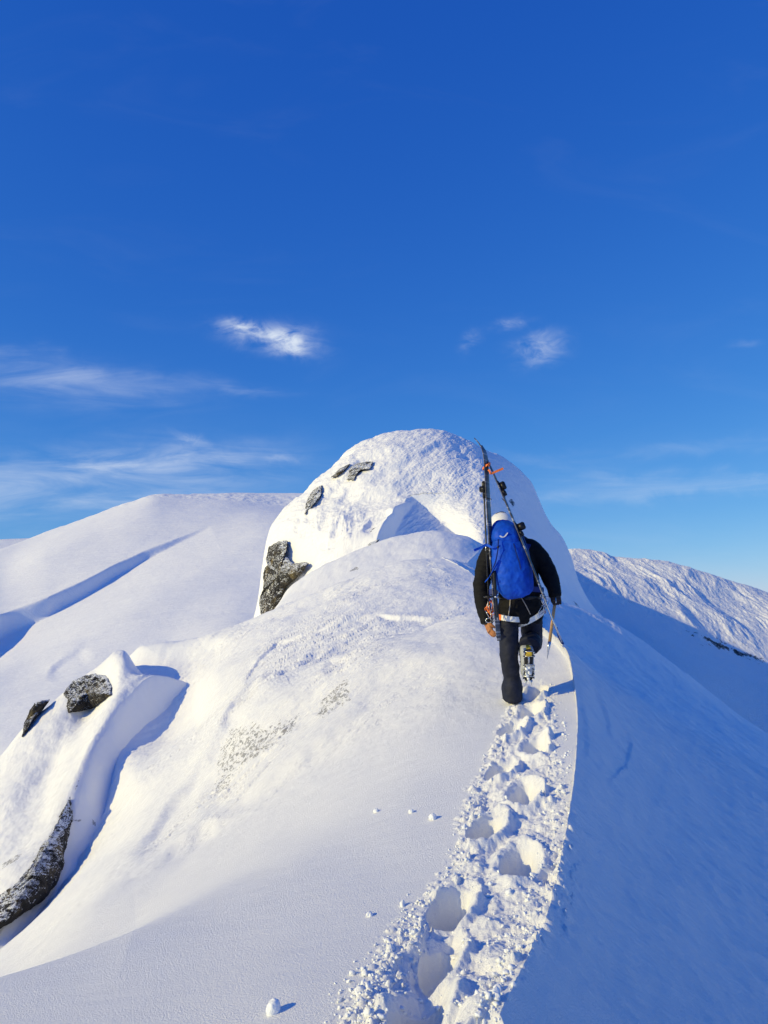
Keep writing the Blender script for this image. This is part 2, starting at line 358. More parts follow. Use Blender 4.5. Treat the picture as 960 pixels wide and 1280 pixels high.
# crack-like drift edge on the second hump
Z = lip(Z, PX, PY, Y, [(300,868),(310,845),(322,828),(345,806),(385,792),(430,778),(480,764)], .045, 12, 2.5, 14, nearM, .2, .3, 3)
Z = lip(Z, PX, PY, Y, [(268,910),(290,880),(322,845)], .08, 12, 5, 22, nearM, .3, .3, 3)
Z = lip(Z, PX, PY, Y, [(470,768),(500,774),(540,770)], .06, 8, 3, 14, nearM, .2, .3, 5)
for pl, h, w in (([(225,1015),(262,965),(320,902),(372,862),(430,830)], .10, 14), ([(130,1125),(230,1050),(330,972),(400,922),(470,872)], .09, 18),
                 ([(150,1085),(205,1010),(255,945),(285,885),(300,868)], .07, 12), ([(415,875),(470,838),(560,802)], .05, 16),
                 ([(70,1160),(160,1095),(260,1030),(330,1000)], .07, 14), ([(330,860),(350,838),(395,815),(470,790)], .06, 8)):
    Z = lip(Z, PX, PY, Y, pl, h, w*1.6, w, w*3, sstep(7, 9, Y)*(1-sstep(20, 24, Y)), .3, .4, 5)
# small ledge above the thin speckled snow
Z = lip(Z, PX, PY, Y, [(395,838),(412,822),(440,818)], .03, 12, 8, 20, (Y > 8) & (Y < 14), .3, .5, 3)
# shading fold on the shadowed flank, and drift lines
rt = ~left
sdd, fr = polydist(PX, PY, [(690,790),(740,835),(800,890),(870,950),(960,1010),(1100,1090)])
Z += np.where(rt & (Y > 4) & (Y < 30), .035*Y*np.exp(-(sdd/np.where(sdd < 0, 60, 22))**2)*.28, 0)
for pl, h in (([(725,850),(735,900),(740,960)], .010), ([(742,855),(760,890),(770,930)], .013), ([(783,905),(793,935),(785,965),(760,985)], .012)):
    Z = lip(Z, PX, PY, Y, pl, h, 14, 8, 34, rt & (Y < 20) & (Y > 3), .3, .5, 3)
Z += np.where(rt, .05*fbm2(X*.9, Y*.45, 4, .5)*sstep(1.5, 4, Y) + .04*fbm2(X*1.2-Y*.5, Y*3.0+X*1.2, 4, .6, ridged=True)*sstep(2, 4, Y), 0)
# thin snow with rock grit showing
for poly, k in (([(272,985),(275,940),(290,912),(330,908),(372,885),(368,905),(330,935),(295,950),(285,985)], .56), ([(398,895),(405,870),(432,852),(436,872),(415,885)], .57)):
    dd = inpoly(PX, PY, poly); rock = np.maximum(rock, np.where(Y > 6, k*sstep(-20, 2, dd)*.90, 0))
Z += np.where(rock > .05, .02*fbm2(X*7, Y*7, 3)*rock, 0)
# hump 3: small rock
dd = inpoly(PX, PY, [(434,716),(446,708),(450,712),(440,720)]); rock = np.maximum(rock, np.where((Y > 35) & (Y < 42), .62*sstep(-4, 3, dd), 0))

# ---- trail ----------------------------------------------------------------
kk = (Y < 11) & (PX > 380) & (PX < 760)
fX, fY, fPX, fPY, fZ = X[kk], Y[kk], PX[kk], PY[kk], Z[kk]
def ground(px, py):
    i = np.argmin((fPX-px)**2 + (fPY-py)**2); return fX[i], fY[i], fZ[i]
PRINTS = [(672,864,.13),(664,889,.15),(638,912,.16),(670,934,.17),(624,962,.17),(656,990,.2),(606,1034,.22),(648,1076,.22),(562,1128,.24),(548,1182,.24),(524,1252,.25),(600,1300,.22)]
prints = [(ground(px, py)[0], ground(px, py)[1], dep) for px, py, dep in PRINTS]
cx = np.array([674,666,650,648,640,640,630,620,590,560,545,560]); 
r1 = int(np.where((Y < 9.6).any(axis=1))[0].max())+1; c0 = int(np.where((PX[:r1] > 300).any(axis=0))[0].min())
full = (X, Y, PX, PY, Z); X, Y, PX, PY, Z = [q[:r1, c0:] for q in full]
tcx = np.interp(PY, [860,890,940,990,1040,1080,1130,1180,1240,1300,1500], [664,660,656,645,634,628,604,588,560,556,520])
twL = np.interp(PY, [855,880,940,990,1040,1080,1130,1180,1240,1300,1500], [14,22,38,52,56,58,76,92,108,120,150])
twR = np.interp(PY, [855,880,940,990,1040,1080,1130,1180,1240,1300,1500], [16,28,40,52,70,88,96,92,66,52,70])
off = PX - tcx; edge = np.where(off < 0, -off/twL, off/twR) + .22*fbm2(X*4, Y*4, 3) 
disturbed = (1-sstep(.72, 1.02, edge))*(Y < 9.2)*sstep(848, 862, PY)
base = .012*disturbed
cr = lumps(X, Y, .13, 1, .55, .38) + lumps(X+.3, Y, .07, 2, .55, .42) + lumps(X, Y+.7, .04, 3, .55, .45)
cr_s = lumps(X+.3, Y, .05, 4, .5, .8) + lumps(X, Y+.7, .03, 5, .5, .8)
rough = sstep(.25, .9, edge)
delta = disturbed*(cr*(.12+.6*rough) + .065*fbm2(X*5.5, Y*5.5, 4, .5) - .015)
pit = np.zeros(X.shape); rim = np.zeros(X.shape)
for i, (qx, qy, dep) in enumerate(prints):
    j = min(i+1, len(prints)-1); ang = math.atan2(1, .37) + (.12 if i % 2 else -.1)
    ca, sa = math.cos(ang), math.sin(ang)
    ex = ((X-qx)*ca + (Y-qy)*sa); ey = (-(X-qx)*sa + (Y-qy)*ca)
    n = .16*fbm2(X*6+i, Y*6, 3)
    r = np.sqrt((ex/.185)**2 + (ey/.098)**2) + n
    prof = 1-sstep(.62, 1.08, r); heel = 1-.25*sstep(-.1, .2, ex)
    pit = np.maximum(pit, dep*prof*heel)
    # sunward right wall pushed up, drag lip behind
    rim = np.maximum(rim, .045*np.exp(-((r-1.35)/.28)**2)*(.6+.4*sstep(-.05, .1, -ey)))
# dragged groove linking the near prints
sdg, _ = polydist(PX, PY, [(520,1290),(535,1210),(552,1165),(575,1115)])
groove = .13*np.exp(-(sdg/ 30.)**2)*(1-sstep(3.5, 4.2, Y))
Z += delta*(1-.8*np.clip(pit/.12, 0, 1)) + rim*disturbed - np.maximum(pit, groove*(1-.0))*(Y < 9.3)
# scattered crumbs outside the trampled strip
sc = (1-sstep(1.0, 1.35, edge+.15*perlin2(X*2, Y*2)))*(edge > .7)*(Y < 9)*(PY > 858)
Z += sc*np.maximum(0, cr_s-.006)*.9
full[4][:r1, c0:] = Z; X, Y, PX, PY, Z = full
V[...,2] = Z
# sheet behind the camera
row0 = V[0]; back = []
for y, k in ((-7, 4.5), (-4, 3.2), (-1.5, 2.0), (0, 1.3)):
    r = row0.copy(); dxr = r[:,0]-(-.35); r[:,0] = -.35 + (y-.8)*.37 + dxr*k; r[:,1] = y; r[:,2] = -1.6 + (y-.8)*.03 + (r[:,2]+1.6)*k; back.append(r)
V = np.vstack([np.array(back), V]); rock = np.vstack([np.zeros((4,)+rock.shape[1:]), rock])
structure(grid_object('snow_ridge', V, M_near, rock))
NEAR = V

# ---- left spur --------------------------------------------------------------
SC = [
 ([(-250,1500,8),(-100,1420,8.3),(0,1330,9),(60,1260,10),(100,1200,11),(140,1130,12.5),(170,1060,14.5),(230,990,17),(262,950,20),(300,930,22)],),
 ([(-250,1440,9.5),(-100,1310,10),(0,1185,11.3),(55,1118,12.8),(92,1068,14.2),(128,1030,16),(150,975,18),(205,960,20),(262,930,22),(300,960,23)],),
 ([(-250,1390,10),(-100,1260,10.6),(0,1150,11.8),(58,1062,13.9),(86,990,16.1),(118,918,18.5),(150,882,20.0),(196,844,21.8),(225,852,22.3),(262,880,23),(300,930,24)],),
 ([(-250,1260,14),(-100,1140,14.5),(0,1045,16),(55,975,18.4),(85,915,20.6),(118,880,22),(150,850,21.3),(188,842,21.9),(225,872,22.8),(300,930,25)],),
 ([(-250,1140,19),(-100,1045,20),(0,948,21.5),(30,910,22.3),(80,866,22.8),(115,838,22.8),(153,813,23.1),(172,836,23.3),(225,880,24),(300,935,26)],),
 ([(-250,1250,25),(-100,1160,26),(0,1060,27),(80,980,28),(150,930,29),(240,930,29),(300,980,29)],)]
SC = [(c[0], None) for c in SC]
tS = toT(cols([(-1500,-60,50),(-60,300,520)]), -1500, 300)
V = sheet(SC, [40,160,170,160,80], tS, None, slopeL=.35); PX, PY = project(V); X, Y, Z = V[...,0], V[...,1], V[...,2].copy()
Z += .15*fbm2(X*.5, Y*.4, 4) + .05*fbm2(X*1.6+Y*.5, Y*1.0, 5, .58)
vis = (Y > 10) & (Y < 26.5)
rock = np.zeros(X.shape)
for poly in ([(0,960+120),(20,1070),(32,1068),(20,1085),(0,1092)],):
    rock = np.maximum(rock, .55*sstep(-9, 5, inpoly(PX, PY, poly))*vis)
rock = np.maximum(rock, .62*sstep(-3, 2, inpoly(PX, PY, [(92,988),(102,966),(99,980),(94,990)]))*vis)
rock = np.maximum(rock, .62*sstep(-4, 2, inpoly(PX, PY, [(86,1018),(92,1026),(103,1026),(98,1031),(88,1028)]))*vis)
rock = np.maximum(rock, .55*sstep(-4, 3, inpoly(PX, PY, [(114,1024),(122,1030),(120,1038),(114,1034)]))*vis)
V[...,2] = Z
structure(grid_object('snow_spur', V, M_near, rock)); SPUR = V

# ---- summit dome --------------------------------------------------------------
KC = [
 ([(-250,1200,58),(300,860,58),(330,830,58),(400,760,60),(500,715,62),(560,700,62),(600,705,62)], [(600,705,62),(650,760,64),(700,815,68),(762,850,75),(850,930,80),(960,1040,80)]),
 ([(-250,1200,82),(200,930,82),(300,860,82),(334,805,82),(352,770,81),(382,728,77),(430,694,71),(500,672,72),(560,663,72),(612,672,73)], [(612,672,73),(650,720,84),(700,768,98),(745,800,112),(800,850,95),(960,1010,95)]),
 ([(-250,1180,86),(200,900,86),(300,840,86),(326,790,86),(342,738,85.5),(352,706,85),(380,680,83),(430,660,80),(470,648,80),(500,628,81),(560,628,81),(614,632,82)], [(614,632,82),(650,668,95),(700,738,110),(735,772,120),(762,790,126),(820,860,130),(960,1000,130)]),
 ([(-250,1170,91),(200,880,91),(295,830,91),(323,780,91),(335,710,91),(348,676,90),(380,640,89),(430,612,88),(500,585,89),(560,586,89),(606,596,90)], [(606,596,90),(640,622,102),(680,680,116),(712,738,126),(742,770,134),(762,786,138),(820,850,140),(960,980,140)]),
 ([(-250,1160,96),(200,870,96),(290,825,96),(320,780,96),(331,700,96),(341,672,95),(354,648,94),(381,618,94),(413,592,95),(440,572,96),(500,550,96),(560,556,97),(598,572,98)], [(598,572,98),(636,592,108),(664,624,117),(690,672,126),(714,722,134),(742,765,142),(762,781,146),(820,840,150),(960,960,155)]),
 ([(-250,1150,102),(200,870,102),(285,825,102),(316,785,102),(325,735,102),(330,692,102),(337,664,102),(347,647,102),(362,631,102),(381,612,102),(413,586,103),(439,562,104),(465,549,104),(501,538,105),(530,536.5,105),(559,541,106),(585,552,106)], [(585,552,106),(610,563,111),(635,576,116),(662,600,122),(673,624,126),(686,650,130),(704,674,135),(713,694,138),(722,724,142),(741,758,148),(762,779,152),(820,830,158),(960,940,165)]),
 ([(-250,1150,120),(200,900,120),(280,840,120),(340,730,120),(381,660,120),(439,600,120),(501,570,120),(530,566,120),(580,580,120)], [(580,580,120),(635,610,130),(673,660,140),(704,710,150),(722,770,156),(762,830,165),(960,980,175)]),
 ([(-250,1150,160),(280,900,160),(501,760,160),(530,760,160),(580,770,160)], [(580,770,160),(635,800,165),(704,860,175),(762,920,190),(960,1050,200)])]
tL = toT(cols([(-400,200,20),(200,310,90),(310,600,540)]), -400, 600); tR = toT(cols([(600,780,300),(780,1400,40)]), 600, 1400)
V = sheet(KC, [40,110,130,130,120,60,20], tL, tR, pxL=-400, pxR=1400, slopeL=.5, slopeR=.5); PX, PY = project(V); X, Y, Z = V[...,0], V[...,1].copy(), V[...,2].copy()
amp = sstep(60, 72, Y)*(1-sstep(104, 118, Y)*.5); litm = PX < np.interp(PY, [540,570,600,640,700], [585,600,606,614,600])
Z += amp*.9*fbm2(X*.12, Y*.09+2, 4)*(1-.5*np.exp(-((PX-530)/40.)**2)) + amp*.10*fbm2(X*.9, Y*.5, 4, .6)
rip = fbm2(X*1.6+Z*.5, Z*2.6+Y*.3, 3, .6, ridged=True)
rmask = np.exp(-((PX-560)/55.)**2)*np.exp(-((PY-610)/55.)**2)
Z += amp*litm*rmask*.08*rip
lm = np.exp(-((PX-400)/75.)**2)*litm
xa, xb = X*.75+Z*.66, -X*.66+Z*.75
Z += amp*litm*(.22*fbm2(xa*.22+Y*.05, xb*.9, 4, .6) + .045*fbm2(xa*.8, xb*2.2, 4, .6, ridged=True)*(PX > 420) + .08*fbm2(xa*.8+5, xb*1.6, 5, .65)*(PX <= 470))
Z += amp*lm*(.7*fbm2(X*.16, Z*.3, 4, .5) + .07*fbm2(X*.9, Z*1.2, 3, .6, ridged=True))
Y += amp*(~litm)*.5*fbm2(X*.3+5, Z*.4, 4, .6)
for pl, h, w in (([(385,640),(415,604),(440,582),(465,562),(505,552)], .35, 6), ([(425,640),(460,618),(500,600),(540,588),(585,600)], .3, 8), ([(395,690),(420,664),(450,640)], .3, 7),
                 ([(455,600),(480,583),(520,572)], .25, 8), ([(360,672),(372,650),(392,640)], .4, 6)):
    Z = lip(Z, PX, PY, Y, pl, h, w*1.6, w, w*3, (Y > 68) & (Y < 106), .3, .4, 3)
# wind lip with the dark blue hollow
mk = (Y > 62) & (Y < 100)
hol = np.exp(-(np.maximum(0, polydist(PX, PY, [(512,636),(530,652),(570,668),(610,690)])[0]**2)/170.))
sL, _ = polydist(PX, PY, [(470,700),(492,658),(500,640),(512,622),(530,600)])
ribx = np.interp(PY, [618,640,658,700], [511,500,492,470]); linx = np.interp(PY, [618,650,672,700], [513,548,570,572])
wd = np.maximum(linx-ribx, .5); dl = .085*1.25*wd*np.where(PX < linx, np.clip((PX-ribx)/wd, 0, 1), 1-sstep(0, 1, (PX-linx)/(606-linx)))
dl = np.where((PY > 616) & (PY < 740), dl, 0)*mk; X = X*(1+dl/Y); Z = Z*(1+dl/Y); Y = Y + dl
Z += mk*litm*np.interp(PY, [616,627,650,670], [0,.25,1.2,2.0])*np.where(sL < 0, np.exp(np.minimum(sL, 0)/48.), 1-sstep(0, 9, sL))*(1-sstep(690, 720, PY))
Z += amp*np.exp(-((PX-415)/45.)**2-((PY-668)/26.)**2)*.35*fbm2(X*.55, Z*.15+3, 3, .5, ridged=True)
Z = lip(Z, PX, PY, Y, [(448,685),(462,665),(482,655),(498,660)], .45, 10, 6, 18, mk, .2, .3, 2)
Z = lip(Z, PX, PY, Y, [(372,660),(385,648),(420,625),(440,600)], .25, 12, 6, 30, mk, .2, .3, 6)
Z = lip(Z, PX, PY, Y, [(520,560),(545,552),(575,556),(600,572)], .35, 12, 6, 20, (Y > 85) & (Y < 106), .2, .3, 3)
V[...,0] = X; V[...,1] = Y; V[...,2] = Z
rock = np.zeros(X.shape)
for poly, k in (([(634,625),(640,622),(646,632),(640,636)], .58),([(632,612),(638,616),(636,620)], .5),([(678,652),(684,662),(690,668),(682,664)], .56),([(684,682),(690,690),(686,692)], .5),([(706,712),(712,728),(708,726)], .5),([(712,744),(722,752),(730,764),(718,756)], .56),([(652,700),(660,690),(664,704)], .42),
                ([(381,635),(392,612),(400,606),(398,620),(386,634)], .55),([(386,640),(402,630),(398,636),(388,643)], .58),
                ([(415,596),(423,588),(434,583),(436,580),(420,594)], .6),([(434,598),(438,582),(458,578),(466,584),(450,590),(440,600)], .55),
                ([(456,688),(464,676),(472,675),(462,686)], .6),([(425,712),(434,704),(436,710)], .5)):
    rock = np.maximum(rock, k*sstep(-3, 3, inpoly(PX, PY, poly))*(Y > 60)*(Y < 150))
structure(grid_object('summit_dome', V, M_peak, rock)); PEAK = V

# ---- broad hill behind, left ------------------------------------------------------
HC = [  # right end behind the dome is unseen, shaped to shade the far mountain
 [(-250,1250,90),(0,1080,95),(200,980,100),(400,900,110),(700,900,120),(900,1000,120)],
 [(-250,1000,140),(0,925,150),(200,840,180),(300,800,190),(400,790,200),(700,800,220),(900,950,220)],
 [(-250,880,190),(0,830,240),(100,790,258),(200,752,280),(300,722,305),(400,705,320),(650,715,320),(760,830,320),(900,950,300)],
 [(-250,800,250),(0,757,345),(60,735,360),(120,712,380),(200,684,410),(270,660,445),(350,648,455),(450,655,480),(520,662,475),(640,692,470),(760,805,440),(900,920,400)],
 [(-250,740,360),(0,705,455),(60,684,465),(120,664,480),(200,638,510),(300,630,540),(380,632,560),(450,632,555),(520,636,550),(600,657,545),(660,684,530),(760,790,500),(900,900,480)],
 [(-1400,860,480),(-250,755,440),(-100,712,480),(0,686,520),(60,664,570),(120,643,575),(160,628,580),(200,616.5,585),(250,616,600),(300,615,610),(380,616,620),(450,617,620),(520,619,620),(600,664,620),(650,700,620),(760,790,560),(900,880,520)],
 [(-1400,940,620),(-250,860,650),(0,800,680),(200,740,700),(380,740,720),(600,740,720),(760,850,680),(900,930,640)]]
t = toT(cols([(-1400,-60,40),(-60,420,480),(420,900,70)]), -1400, 900)
V = sheet([(c, None) for c in HC], [30,110,160,120,90,20], t, None, pxL=-1400, slopeL=.15); PX, PY = project(V); X, Y, Z = V[...,0], V[...,1], V[...,2].copy()
Z += 2.2*fbm2(X*.008, Y*.006, 3) + .5*fbm2(X*.04, Y*.03, 4)
Z += np.where(Y > 560, .8*fbm2(X*.12, Y*.08, 3), 0)*(Y < 600)
m = (Y > 180) & (Y < 540)
pl = [(-250,905),(-80,812),(0,774),(60,750),(118,722),(150,705),(180,692),(205,682),(238,668),(262,657)]
sdh, frh = polydist(PX, PY + .8*perlin2(PX*.02, PX*0+2.2), pl)
hh = np.interp(frh, [0,.3,.5,.8,1], [9,9,7,4,0]); Z += m*hh*np.where(sdh < 0, .25*np.exp(np.minimum(sdh, 0)/26.), .25-1.25*sstep(0, 3.5, sdh)+sstep(3.5, 60, sdh))
Z = lip(Z, PX, PY, Y, [(52,842),(66,828),(80,818),(110,800)], .5, 12, 8, 25, m | (Y > 150), .3, .5, 5)
V[...,2] = Z
structure(grid_object('broad_hill', V, M_hill, np.zeros(X.shape)))

# ---- far mountain, right -----------------------------------------------------------
EC = [
 [(500,1100,150),(700,1050,150),(960,1150,150),(1500,1400,150)],
 [(500,950,300),(700,900,300),(850,930,300),(960,985,300),(1500,1200,300)],
 [(500,820,480),(700,790,480),(800,800,480),(960,860,480),(1500,1080,480)],
 [(500,760,600),(700,742,600),(760,757,600),(850,790,600),(900,812,600),(960,836,600),(1500,1010,600)],
 [(500,740,650),(700,718,650),(760,732,650),(850,760,650),(960,802,650),(1500,950,650)],
 [(500,720,700),(700,700,700),(760,712,700),(850,732,700),(960,768,700),(1500,900,700)],
 [(500,695,740),(700,690,740),(725,688,740),(745,690,740),(770,698,745),(800,700,745),(830,702,750),(850,708,750),(880,716,750),(920,729,755),(960,743,760),(1200,820,760),(1500,880,760)],
 [(500,760,850),(700,760,850),(960,800,850),(1500,950,850)]]
t = toT(cols([(500,680,20),(680,1000,520),(1000,1500,80)]), 500, 1500)
V = sheet([(c, None) for c in EC], [20,50,110,130,150,110,20], t, None, pxL=500, pxR=1500); PX, PY = project(V); X, Y, Z = V[...,0], V[...,1].copy(), V[...,2].copy()
am = sstep(585, 640, Y)*(1-sstep(750, 800, Y))
wx = 30*fbm2(X*.01, Z*.015, 3); g = fbm2((X+wx)*.022+Z*.012, Z*.014+Y*.002, 5, .5, ridged=True)
gm = .45 + 1.1*np.clip(fbm2(X*.006+3, Z*.012, 3)+.3, 0, 1)
Z += am*(5*gm*(g-.2)*sstep(590, 660, Y)*(1-.6*sstep(725, 745, Y)) + .7*fbm2(X*.16, Y*.05+Z*.1, 4, .6, ridged=True))
Y -= am*4*g
Z += 2.0*fbm2(X*.012, Y*.01, 3) + .25*fbm2(X*.1, Y*.04, 3)
V[...,1] = Y; V[...,2] = Z
rock = np.zeros(X.shape)
sl, fr = polydist(PX, PY, [(762,742),(800,762),(850,786),(900,806),(960,828),(1050,860)])
rn = fbm2(X*.05+3, Z*.02, 3)
rock = np.clip(.54*np.exp(-(sl/np.where(sl > 0, 11, 5))**2)*(.55+.45*sstep(820, 900, PX)) + .10*rn*np.exp(-(sl/18)**2), 0, .6)
rock = np.maximum(rock, .47*np.exp(-((PX-885)/28)**2-((PY-806)/9)**2))
rock = np.maximum(rock, .50*np.exp(-((PX-915)/55)**2-((PY-(805+(PX-915)*.22))/9)**2))
rock = np.maximum(rock, .43*np.exp(-((PX-790)/35)**2-((PY-752)/7)**2))
structure(grid_object('far_mountain', V, M_far, rock))
# ---- valley and distance --------------------------------------------------------
n = 60; gx = np.sign(np.linspace(-1,1,n))*np.abs(np.linspace(-1,1,n))**3*45000
GX, GY = np.meshgrid(gx, gx); GR = np.hypot(GX, GY)
GZ = -230 + 25*fbm2(GX*.0011, GY*.0011, 3) + np.where(GR > 3000, 0, 0)
structure(grid_object('ground', np.stack([GX, GY, GZ], -1), M_far, np.zeros(GX.shape)))
FC = [[(-1400,760,2500),(-250,745,2500),(60,730,2500),(300,760,2500)],
      [(-1400,690,3200),(-700,660,3200),(-300,690,3200),(-60,679,3200),(0,675,3200),(40,673,3200),(150,690,3200),(300,720,3200)],
      [(-1400,760,4200),(300,760,4200)]]
t = toT(cols([(-1400,-60,60),(-60,300,120)]), -1400, 300)
V = sheet([(c, None) for c in FC], [40,40], t, None, pxL=-1400); V[...,2] += 10*fbm2(V[...,0]*.004, V[...,1]*.004, 4)
structure(grid_object('distant_hill', V, M_far, np.zeros(V.shape[:2])))

# ================================================================== things
def tag(o, label=None, cat=None, group=None, kind=None):
    if label: o['label'] = label
    if cat: o['category'] = cat
    if group: o['group'] = group
    if kind: o['kind'] = kind
    return o
def link(name, me, mat, parent=None, loc=(0,0,0)):
    me.name = name; me.materials.clear()
    for m in (mat if isinstance(mat, (list, tuple)) else [mat]): me.materials.append(m)
    o = bpy.data.objects.new(name, me); COL.objects.link(o)
    if parent is not None: o.parent = parent
    else: o.location = loc
    return o
def wpos(o):
    p = Vector(o.location)
    while o.parent: o = o.parent; p = p + Vector(o.location)
    return p
def finish(bm, name, mat, parent=None, loc=(0,0,0), smooth=True):
    """bm is in world coordinates; the object sits at its parent's (or its own) origin"""
    org = wpos(parent) if parent is not None else Vector(loc)
    bmesh.ops.translate(bm, verts=bm.verts, vec=-org)
    bmesh.ops.recalc_face_normals(bm, faces=bm.faces)
    me = bpy.data.meshes.new(name); bm.to_mesh(me); bm.free()
    for p in me.polygons: p.use_smooth = smooth
    return link(name, me, mat, parent, loc)
def empty(name, loc, label, cat, group=None):
    o = bpy.data.objects.new(name, None); COL.objects.link(o); o.location = loc; o.empty_display_size = .1
    return tag(o, label, cat, group)
def tube(bm, pts, rad, seg=16, side=Vector((1,0,0)), power=2.0, cap=True):
    """pts: Vectors; rad: r or (rx, ry) per point; superelliptic section"""
    n = len(pts); rings = []; pts = [Vector(p) for p in pts]
    for i, p in enumerate(pts):
        t = (pts[min(i+1, n-1)] - pts[max(i-1, 0)]).normalized()
        a = side - t*side.dot(t)
        if a.length < 1e-4: a = t.orthogonal()
        a.normalize(); b = t.cross(a); r = rad[i] if isinstance(rad, list) else rad
        rx, ry = r if isinstance(r, (list, tuple)) else (r, r); ring = []
        for k in range(seg):
            th = 2*math.pi*k/seg; c, s_ = math.cos(th), math.sin(th)
            c = math.copysign(abs(c)**(2/power), c); s_ = math.copysign(abs(s_)**(2/power), s_)
            ring.append(bm.verts.new(p + a*(rx*c) + b*(ry*s_)))
        rings.append(ring)
    for i in range(n-1):
        for k in range(seg):
            bm.faces.new((rings[i][k], rings[i][(k+1) % seg], rings[i+1][(k+1) % seg], rings[i+1][k]))
    if cap:
        bm.faces.new(rings[0][::-1]); bm.faces.new(rings[-1])
    return rings
def smooth_path(pts, rad, n=5):
    P_ = np.array([list(p) for p in pts]); R_ = np.array([(r if isinstance(r, (list, tuple)) else (r, r)) for r in rad], float)
    k = np.arange(len(P_)); q = np.linspace(0, len(P_)-1, (len(P_)-1)*n+1)
    A = pchip(k, P_, q); B = pchip(k, R_, q)
    return [Vector(a) for a in A], [tuple(b) for b in B]
def ball(bm, c, r, sub=3, rot=None):
    M = Matrix.Translation(c) @ (rot or Matrix.Identity(4)) @ Matrix.Diagonal((r[0], r[1], r[2], 1))
    bmesh.ops.create_icosphere(bm, subdivisions=sub, radius=1, matrix=M)
def box(bm, M, sx, sy, sz, bev=.0):
    r = bmesh.ops.create_cube(bm, size=1, matrix=M @ Matrix.Diagonal((sx, sy, sz, 1)))
    if bev:
        e = list({e for v in r['verts'] for e in v.link_edges}); bmesh.ops.bevel(bm, geom=e, offset=bev, segments=2, affect='EDGES')
def remesh(bm, voxel, smooth=4, wr=0, wf=(10,10,10), parent_org=None):
    bmesh.ops.recalc_face_normals(bm, faces=bm.faces)
    me = bpy.data.meshes.new('tmp'); bm.to_mesh(me); bm.free(); o = bpy.data.objects.new('tmp', me); COL.objects.link(o)
    m = o.modifiers.new('r', 'REMESH'); m.mode = 'VOXEL'; m.voxel_size = voxel
    if smooth: q = o.modifiers.new('s', 'SMOOTH'); q.iterations = smooth; q.factor = .5
    dg = bpy.context.evaluated_depsgraph_get(); dg.update(); me2 = bpy.data.meshes.new_from_object(o.evaluated_get(dg))
    bpy.data.objects.remove(o); bpy.data.meshes.remove(me)
    n = len(me2.vertices); co = np.empty(n*3, np.float32); me2.vertices.foreach_get('co', co); co = co.reshape(-1, 3).astype(float)
    if wr:
        no = np.empty(n*3, np.float32); me2.vertex_normals.foreach_get('vector', no); no = no.reshape(-1, 3)
        d = fbm3(co[:,0]*wf[0], co[:,1]*wf[1], co[:,2]*wf[2], 4, .55, ridged=True)
        co = co + no*(wr*d)[:, None]
    if parent_org is not None: co = co - np.array(parent_org)
    me2.vertices.foreach_set('co', co.reshape(-1).astype(np.float32)); me2.update()
    for p in me2.polygons: p.use_smooth = True
    return me2
def mat(name, col, rough=.6, metal=0, var=.15, scale=40, bump=0, spec=.4):
    m, nt, N, Lk, b = newmat(name)
    tc = N.new('ShaderNodeTexCoord'); n = N.new('ShaderNodeTexNoise'); n.inputs['Scale'].default_value = scale; n.inputs['Detail'].default_value = 5
    Lk.new(tc.outputs['Object'], n.inputs['Vector']); r = N.new('ShaderNodeValToRGB')
    r.color_ramp.elements[0].position = .3; r.color_ramp.elements[0].color = tuple(c*(1-var) for c in col)+(1,)
    r.color_ramp.elements[1].position = .7; r.color_ramp.elements[1].color = tuple(min(1, c*(1+var)) for c in col)+(1,)
    Lk.new(n.outputs['Fac'], r.inputs[0]); Lk.new(r.outputs[0], b.inputs['Base Color'])
    b.inputs['Roughness'].default_value = rough; b.inputs['Metallic'].default_value = metal; b.inputs['Specular IOR Level'].default_value = spec
    if bump:
        bp = N.new('ShaderNodeBump'); bp.inputs['Distance'].default_value = bump; Lk.new(n.outputs['Fac'], bp.inputs['Height']); Lk.new(bp.outputs[0], b.inputs['Normal'])
    return m

# ---- rocks ---------------------------------------------------------------
def rock_mat(name, scale, snow_lo, snow_hi, snow_scale):
    m, nt, N, Lk, b = newmat(name)
    tc, n, col = rock_nodes(nt, scale)
    g = N.new('ShaderNodeNewGeometry'); sx = N.new('ShaderNodeSeparateXYZ'); Lk.new(g.outputs['Normal'], sx.inputs[0])
    sn = N.new('ShaderNodeTexNoise'); sn.inputs['Scale'].default_value = snow_scale; sn.inputs['Detail'].default_value = 8; sn.inputs['Roughness'].default_value = .7; Lk.new(tc.outputs['Object'], sn.inputs['Vector'])
    a = N.new('ShaderNodeMath'); a.operation = 'MULTIPLY_ADD'; Lk.new(sn.outputs['Fac'], a.inputs[0]); a.inputs[1].default_value = 1.6; Lk.new(sx.outputs[2], a.inputs[2])
    mr = N.new('ShaderNodeMapRange'); mr.inputs[1].default_value = snow_lo; mr.inputs[2].default_value = snow_hi; Lk.new(a.outputs[0], mr.inputs[0])
    mx = N.new('ShaderNodeMix'); mx.data_type = 'RGBA'; Lk.new(mr.outputs[0], mx.inputs[0]); Lk.new(col, mx.inputs[6]); mx.inputs[7].default_value = (.93,.95,.95,1)
    Lk.new(mx.outputs[2], b.inputs['Base Color']); b.inputs['Roughness'].default_value = .85
    bp = N.new('ShaderNodeBump'); bp.inputs['Distance'].default_value = .6/scale; Lk.new(n.outputs['Fac'], bp.inputs['Height']); Lk.new(bp.outputs[0], b.inputs['Normal'])
    return m
def surf_D(V, px, py, dmin=0, dmax=1e9):
    X_, Y_ = project(V); e = (X_-px)**2 + (Y_-py)**2; e = np.where((V[...,1] < dmin) | (V[...,1] > dmax), 1e12, e)
    near = e < max(e.min()*2+2, 9); return float(V[...,1][near].min())
